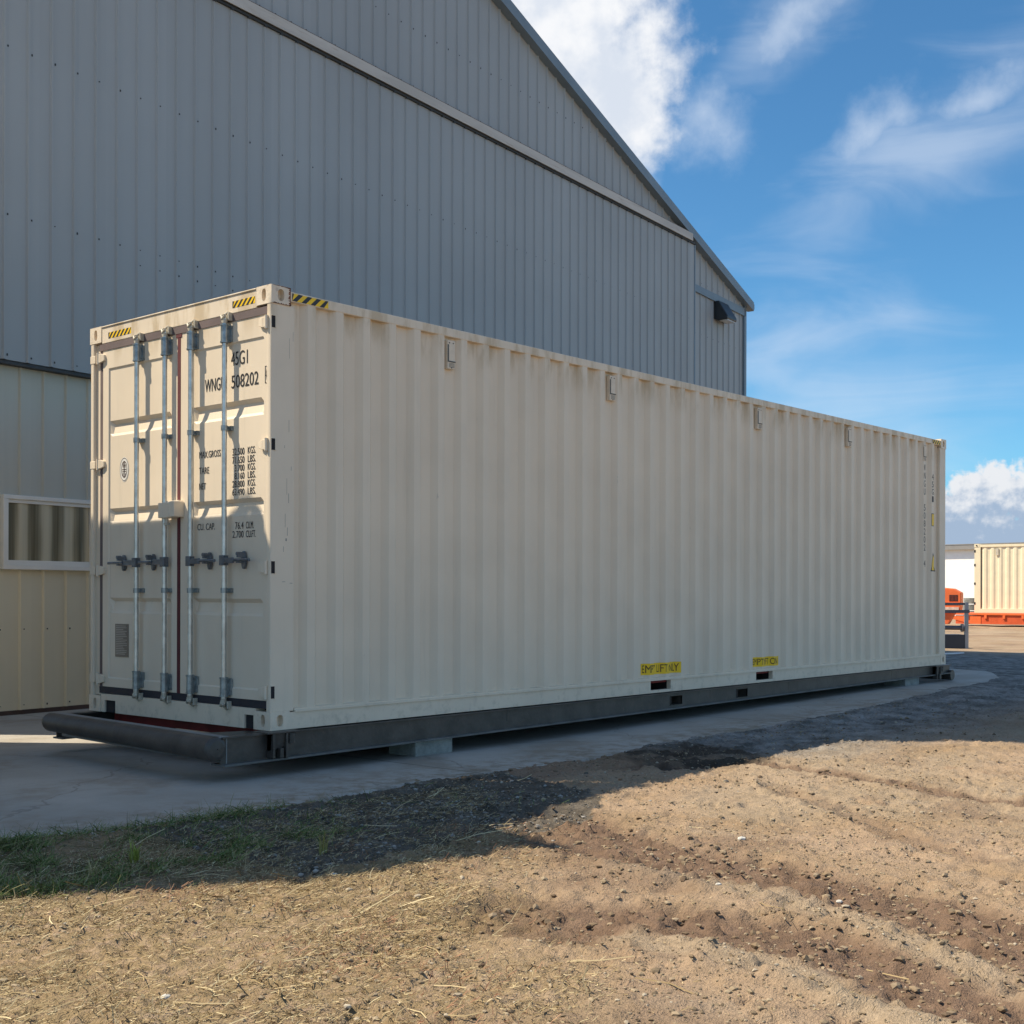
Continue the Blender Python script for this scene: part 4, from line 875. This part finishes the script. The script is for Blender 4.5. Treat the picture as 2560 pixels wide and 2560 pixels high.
# one yellow-green tuft standing out of the litter
def tuft(x, y, n, h, m_, lb):
    z = float(surface(np.array([x]), np.array([y]))[0][0]); m = MB()
    for i in range(n):
        a = random.uniform(0, 2*PI); l = h*random.uniform(.5, 1); lean = random.uniform(.1, .6)*l; wv = .0035
        b0 = Vector((x+random.uniform(-.02, .02), y+random.uniform(-.02, .02), z-.005)); dv = Vector((math.cos(a), math.sin(a), 0)); q = Vector((-dv.y, dv.x, 0))*wv
        p1 = b0+dv*lean*.35+Vector((0, 0, l*.6)); p2 = b0+dv*lean+Vector((0, 0, l))
        m.add([b0-q, b0+q, p1+q*.8, p1-q*.8, p2], [(0, 1, 2, 3), (3, 2, 4)])
    tag(m.build('grass_tuft', m_), lb, 'plant')
tuft(-2.30, -1.88, 26, .13, mat('bright_blade', (.30, .33, .05), .5, var=.2), 'bright yellow-green tuft of grass at the edge of the shade, lower left')
tuft(-2.60, -1.98, 16, .12, mat('dry_blade', (.42, .33, .16), .7, var=.2), 'dry straw-coloured tuft just left of the yellow-green tuft')
tuft(-1.55, -2.40, 18, .14, mat('olive_blade', (.30, .27, .08), .6, var=.2), 'olive dry weed on the shade edge, right of the yellow-green tuft')
def stone(x, y, r, m_, lb, fl=.6):
    z = float(surface(np.array([x]), np.array([y]))[0][0]); b = bmesh.new(); bmesh.ops.create_icosphere(b, subdivisions=2, radius=r)
    for v in b.verts: v.co = Vector((v.co.x*1.25, v.co.y, v.co.z*fl))*(1+random.uniform(-.12, .12))
    me = bpy.data.meshes.new('stone'); b.to_mesh(me); b.free(); me.materials.append(m_); o = bpy.data.objects.new('stone', me); COL.objects.link(o); o.location = (x, y, z+r*fl*.45); tag(o, lb, 'stone')
MW = mat('pale_stone', (.55, .53, .48), .8, var=.2, nscale=30); MT = mat('tan_stone', (.40, .34, .25), .85, var=.2, nscale=30)
def gp_(px_, py_):
    dx = (px_*1.32505-1280)/3186.18; dz = -(py_*1.32505-1485.4)/3186.18; t = -CAMP.z/dz; return CAMP.x+t*(fw.x+dx*rt.x), CAMP.y+t*(fw.y+dx*rt.y)
for px_, py_, r_, m_, lb in [(631, 1655, 0.020, MW, 'white crumbly stone in the straw just below the shade edge, left of centre'), (315, 1893, 0.015, MW, 'white stone near the bottom left corner, among reddish straw'),
     (325, 1537+30, 0.015, MT, 'round pale stone lying in the shaded grass beside the concrete'), (1357, 1680, 0.013, MW, 'small white stone in the sunlit dirt right of centre'), (1585, 1690, 0.014, MW, 'light stone on the brown track, right of centre'),
     (660, 1690, 0.015, MT, 'tan pebble in the straw, right of the white crumbly stone'), (790, 1697, 0.015, MT, 'tan pebble lying right of the middle one in the straw'), (1400, 1588, 0.021, MW, 'cream lump of rubble beside the tip of the shade')]:
    X_, Y_ = gp_(px_, py_); stone(X_, Y_, r_, m_, lb)

# ------------------------------------------------------------------ things far behind on the right
def box_at(x, y, ang): return Matrix.Translation((x, y, 0)) @ Matrix.Rotation(ang, 4, 'Z')
far_dir = math.atan2(rt.y, rt.x)                      # runs to the right across the view
M_PF = mat('far_cream_paint', (.78, .70, .50), .5, var=.04)
FB = tag(empty('shipping_container', (48.77, 13.73, 0), math.radians(-90)), 'cream shipping container in full sun on the orange flatbed, far right', 'container')
z0, z1, LL = .60, 3.55, 12.19
m = MB(); k = 0; pp = [(.30, .03)]
while .34+k*.32+.3 < LL-.3:
    b = .34+k*.32; pp += [(b, .03), (b+.07, 0.0), (b+.16, 0.0), (b+.23, .03)]; k += 1
pp += [(LL-.25, .03)]; n = len(pp)
m.add([(x, y+.02, z0+.16) for x, y in pp]+[(x, y+.02, z1-.12) for x, y in pp], [(i, i+1, n+i+1, n+i) for i in range(n-1)]); m.build('side_panel', M_PF, FB)
for q in ((0, .26, 0, .2), (LL-.2, LL, 0, .2), (0, .1, 2.2, 2.4)): m = MB(); m.box(*q, z0, z1); m.build('corner_post', M_PF, FB)
m = MB(); m.box(.26, LL-.2, 0, .08, z0, z0+.17); m.build('bottom_side_rail', M_PF, FB)
m = MB(); m.box(.26, LL-.2, 0, .08, z1-.13, z1-.02); m.build('top_side_rail', M_PF, FB)
m = MB(); m.box(.02, LL, .06, 2.4, z1-.06, z1-.03); m.build('roof', M_PF, FB)
m = MB(); m.box(.02, .06, .06, 2.4, z0, z1-.04); m.box(LL-.05, LL, .06, 2.4, z0, z1); m.box(0, LL, 2.38, 2.4, z0, z1-.05); m.build('end_wall', M_PF, FB)
for x in (.0,): 
    m = MB(); m.box(x-.01, x+.2, -.01, .2, z1-.13, z1+.01); m.build('corner_casting', M_PF, FB); m = MB(); m.tube((.1, -.03, z1-.06), (.1, 0, z1-.06), .03); m.build('casting_hole', M_DARKG, FB)
for vx in (.98, 2.2):
    m = MB(); m.box(vx-.06, vx+.06, -.02, .03, z1-.5, z1-.2); m.build('air_vent', mat('far_vent', (.55, .50, .40), .5), FB)
for zz in (.95, 1.8, 2.6, 3.2): m = MB(); m.box(-.012, .05, -.012, .01, zz, zz+.1); m.build('hinge', M_DARKG, FB)
M_OR = mat('orange_paint', (.78, .16, .045), .45, var=.1, nscale=2)
TR = tag(empty('flatbed_trailer', (48.5, 13.5, 0), math.radians(-90)), 'orange flatbed frame low on the ground under the far sunlit container', 'trailer')
m = MB(); m.box(-1.6, 13, -.15, 2.5, .50, .585); m.build('deck', M_OR, TR, .01)
for q in ((-.10, .02), (2.3, 2.4)): m = MB(); m.box(-.9, 13, *q, .12, .48); m.build('frame_rail', mat('deep_orange_rail', (.62, .10, .03), .5, var=.15), TR)
for i in range(18): x = -1.2+i*.78; m = MB(); m.box(x, x+.10, -.16, -.1, .36, .50); m.build('deck_bracket', M_OR, TR)
m = MB(); m.prism([(-1.6, -.12, .45), (-.2, -.12, .12), (.2, -.12, .12), (.2, -.12, .45)], (0, .4, 0)); m.build('ramp_end', M_OR, TR)
MC = tag(empty('orange_machine', (45.45, 12.98, 0), math.radians(-80)), 'orange machine with a dark grille, partly hidden behind the long container', 'machine')
m = MB(); m.prism([(-3.2, 0, .62), (-.06, 0, .62), (-.02, 0, .98), (-.02, 0, 1.45), (-.32, 0, 1.62), (-1.2, 0, 1.70), (-3.2, 0, 1.78)], (0, .5, 0)); m.build('body', M_OR, MC, .03)
m = MB(); m.prism([(-3.2, .1, .16), (-.55, .1, .16), (-.30, .1, .62), (-3.2, .1, .62)], (0, .4, 0)); m.build('lower_body', mat('deep_orange_paint', (.70, .13, .035), .5, var=.2, nscale=4), MC, .02)
m = MB(); m.box(-.48, -.14, -.012, .01, 1.10, 1.36); g_ = m.build('grille', M_DARKG, MC)
m = MB()
for i in range(6): m.box(-.46+.055*i, -.44+.055*i, -.02, -.012, 1.12, 1.34)
m.build('grille_bar', mat('dark_red_bars', (.25, .04, .02), .5), g_)
m = MB(); m.box(-3.2, -.05, -.03, 0, 1.0, 1.06); m.build('body_ledge', M_OR, MC)
m = MB(); m.box(-1.0, -.10, -.02, .0, .66, .86); m.build('headlamp_panel', mat('pale_panel', (.66, .50, .42), .4, var=.25, nscale=6), MC)
m = MB(); m.box(-1.22, -1.20, -.006, .0, .62, 1.7); m.build('panel_seam', M_DARKG, MC)
m = MB(); m.tube((-1.5, -.1, .30), (-1.5, .3, .30), .30); m.build('wheel', mat('tyre_rubber', (.03, .03, .03), .8), MC)
DP = tag(empty('grey_stack', (53.67, 15.72, 0)), 'small grey stack between the orange machine and the sunlit container', 'stack')  # unidentified grey stack, drawn as rings
m = MB()
for i in range(4): m.tube((0, 0, .02+i*.31), (0, 0, .29+i*.31), .42-.03*(i % 2), seg=20)
m.build('grey_ring', mat('grey_stack_coat', (.20, .21, .20), .8, var=.3, nscale=5), DP)
WH = tag(empty('white_building', (67.5, 22.68, 0), math.radians(-97)), 'low white building with a grey roof edge behind the sunlit container', 'building')
m = MB(); m.box(-40, 40, 0, 14, 0, 4.0); m.build('wall', mat('white_wall', (.86, .86, .85), .6, var=.03), WH)
m = MB(); m.box(-40.3, 40.3, -.3, 14.3, 4.0, 4.30); m.box(-40.3, 40.3, -.32, -.3, 4.27, 4.32); m.build('roof', mat('grey_roof', (.24, .235, .23), .6, var=.08), WH)
# dark post-and-rail rack at the edge of the building's shade
RK = tag(empty('metal_rack', (25.74, 5.0, 0), far_dir), 'dark steel post and rails standing just past the far end of the container', 'rack')
M_RK = mat('dark_rack_steel', (.10, .10, .12), .5, metal=.3, var=.15); z_ = float(0)
for a in (-.05, -1.99): m = MB(); m.box(a, a+.085, 0, .08, -.02, 1.17); m.build('post', mat('grey_post_paint', (.30, .31, .33), .5), RK)
m = MB(); m.box(-1.9, -.05, .01, .06, 1.10, 1.16); m.build('rail', M_RK, RK)
m = MB(); m.box(-1.9, .06, -.01, .06, .90, .98); m.build('rail', M_RK, RK)
m = MB(); m.tube((-1.9, .03, .55), (-.10, .03, .53), .055); m.tube((-.14, .03, .53), (-.09, .03, .53), .10); m.build('roller', M_RK, RK)
m = MB(); m.box(-1.9, -.06, .0, .5, -.02, .36); m.build('base_box', mat('navy_tank_paint', (.03, .035, .05), .5), RK)
m = MB(); m.tube((20.3, 3.7, .05+float(lift(20.3))), (22.5, 3.81, .04), .022); tag(m.build('pipe', mat('pale_pipe', (.66, .62, .62), .4)), 'thin pale pipe lying on the shaded yard past the container', 'pipe')
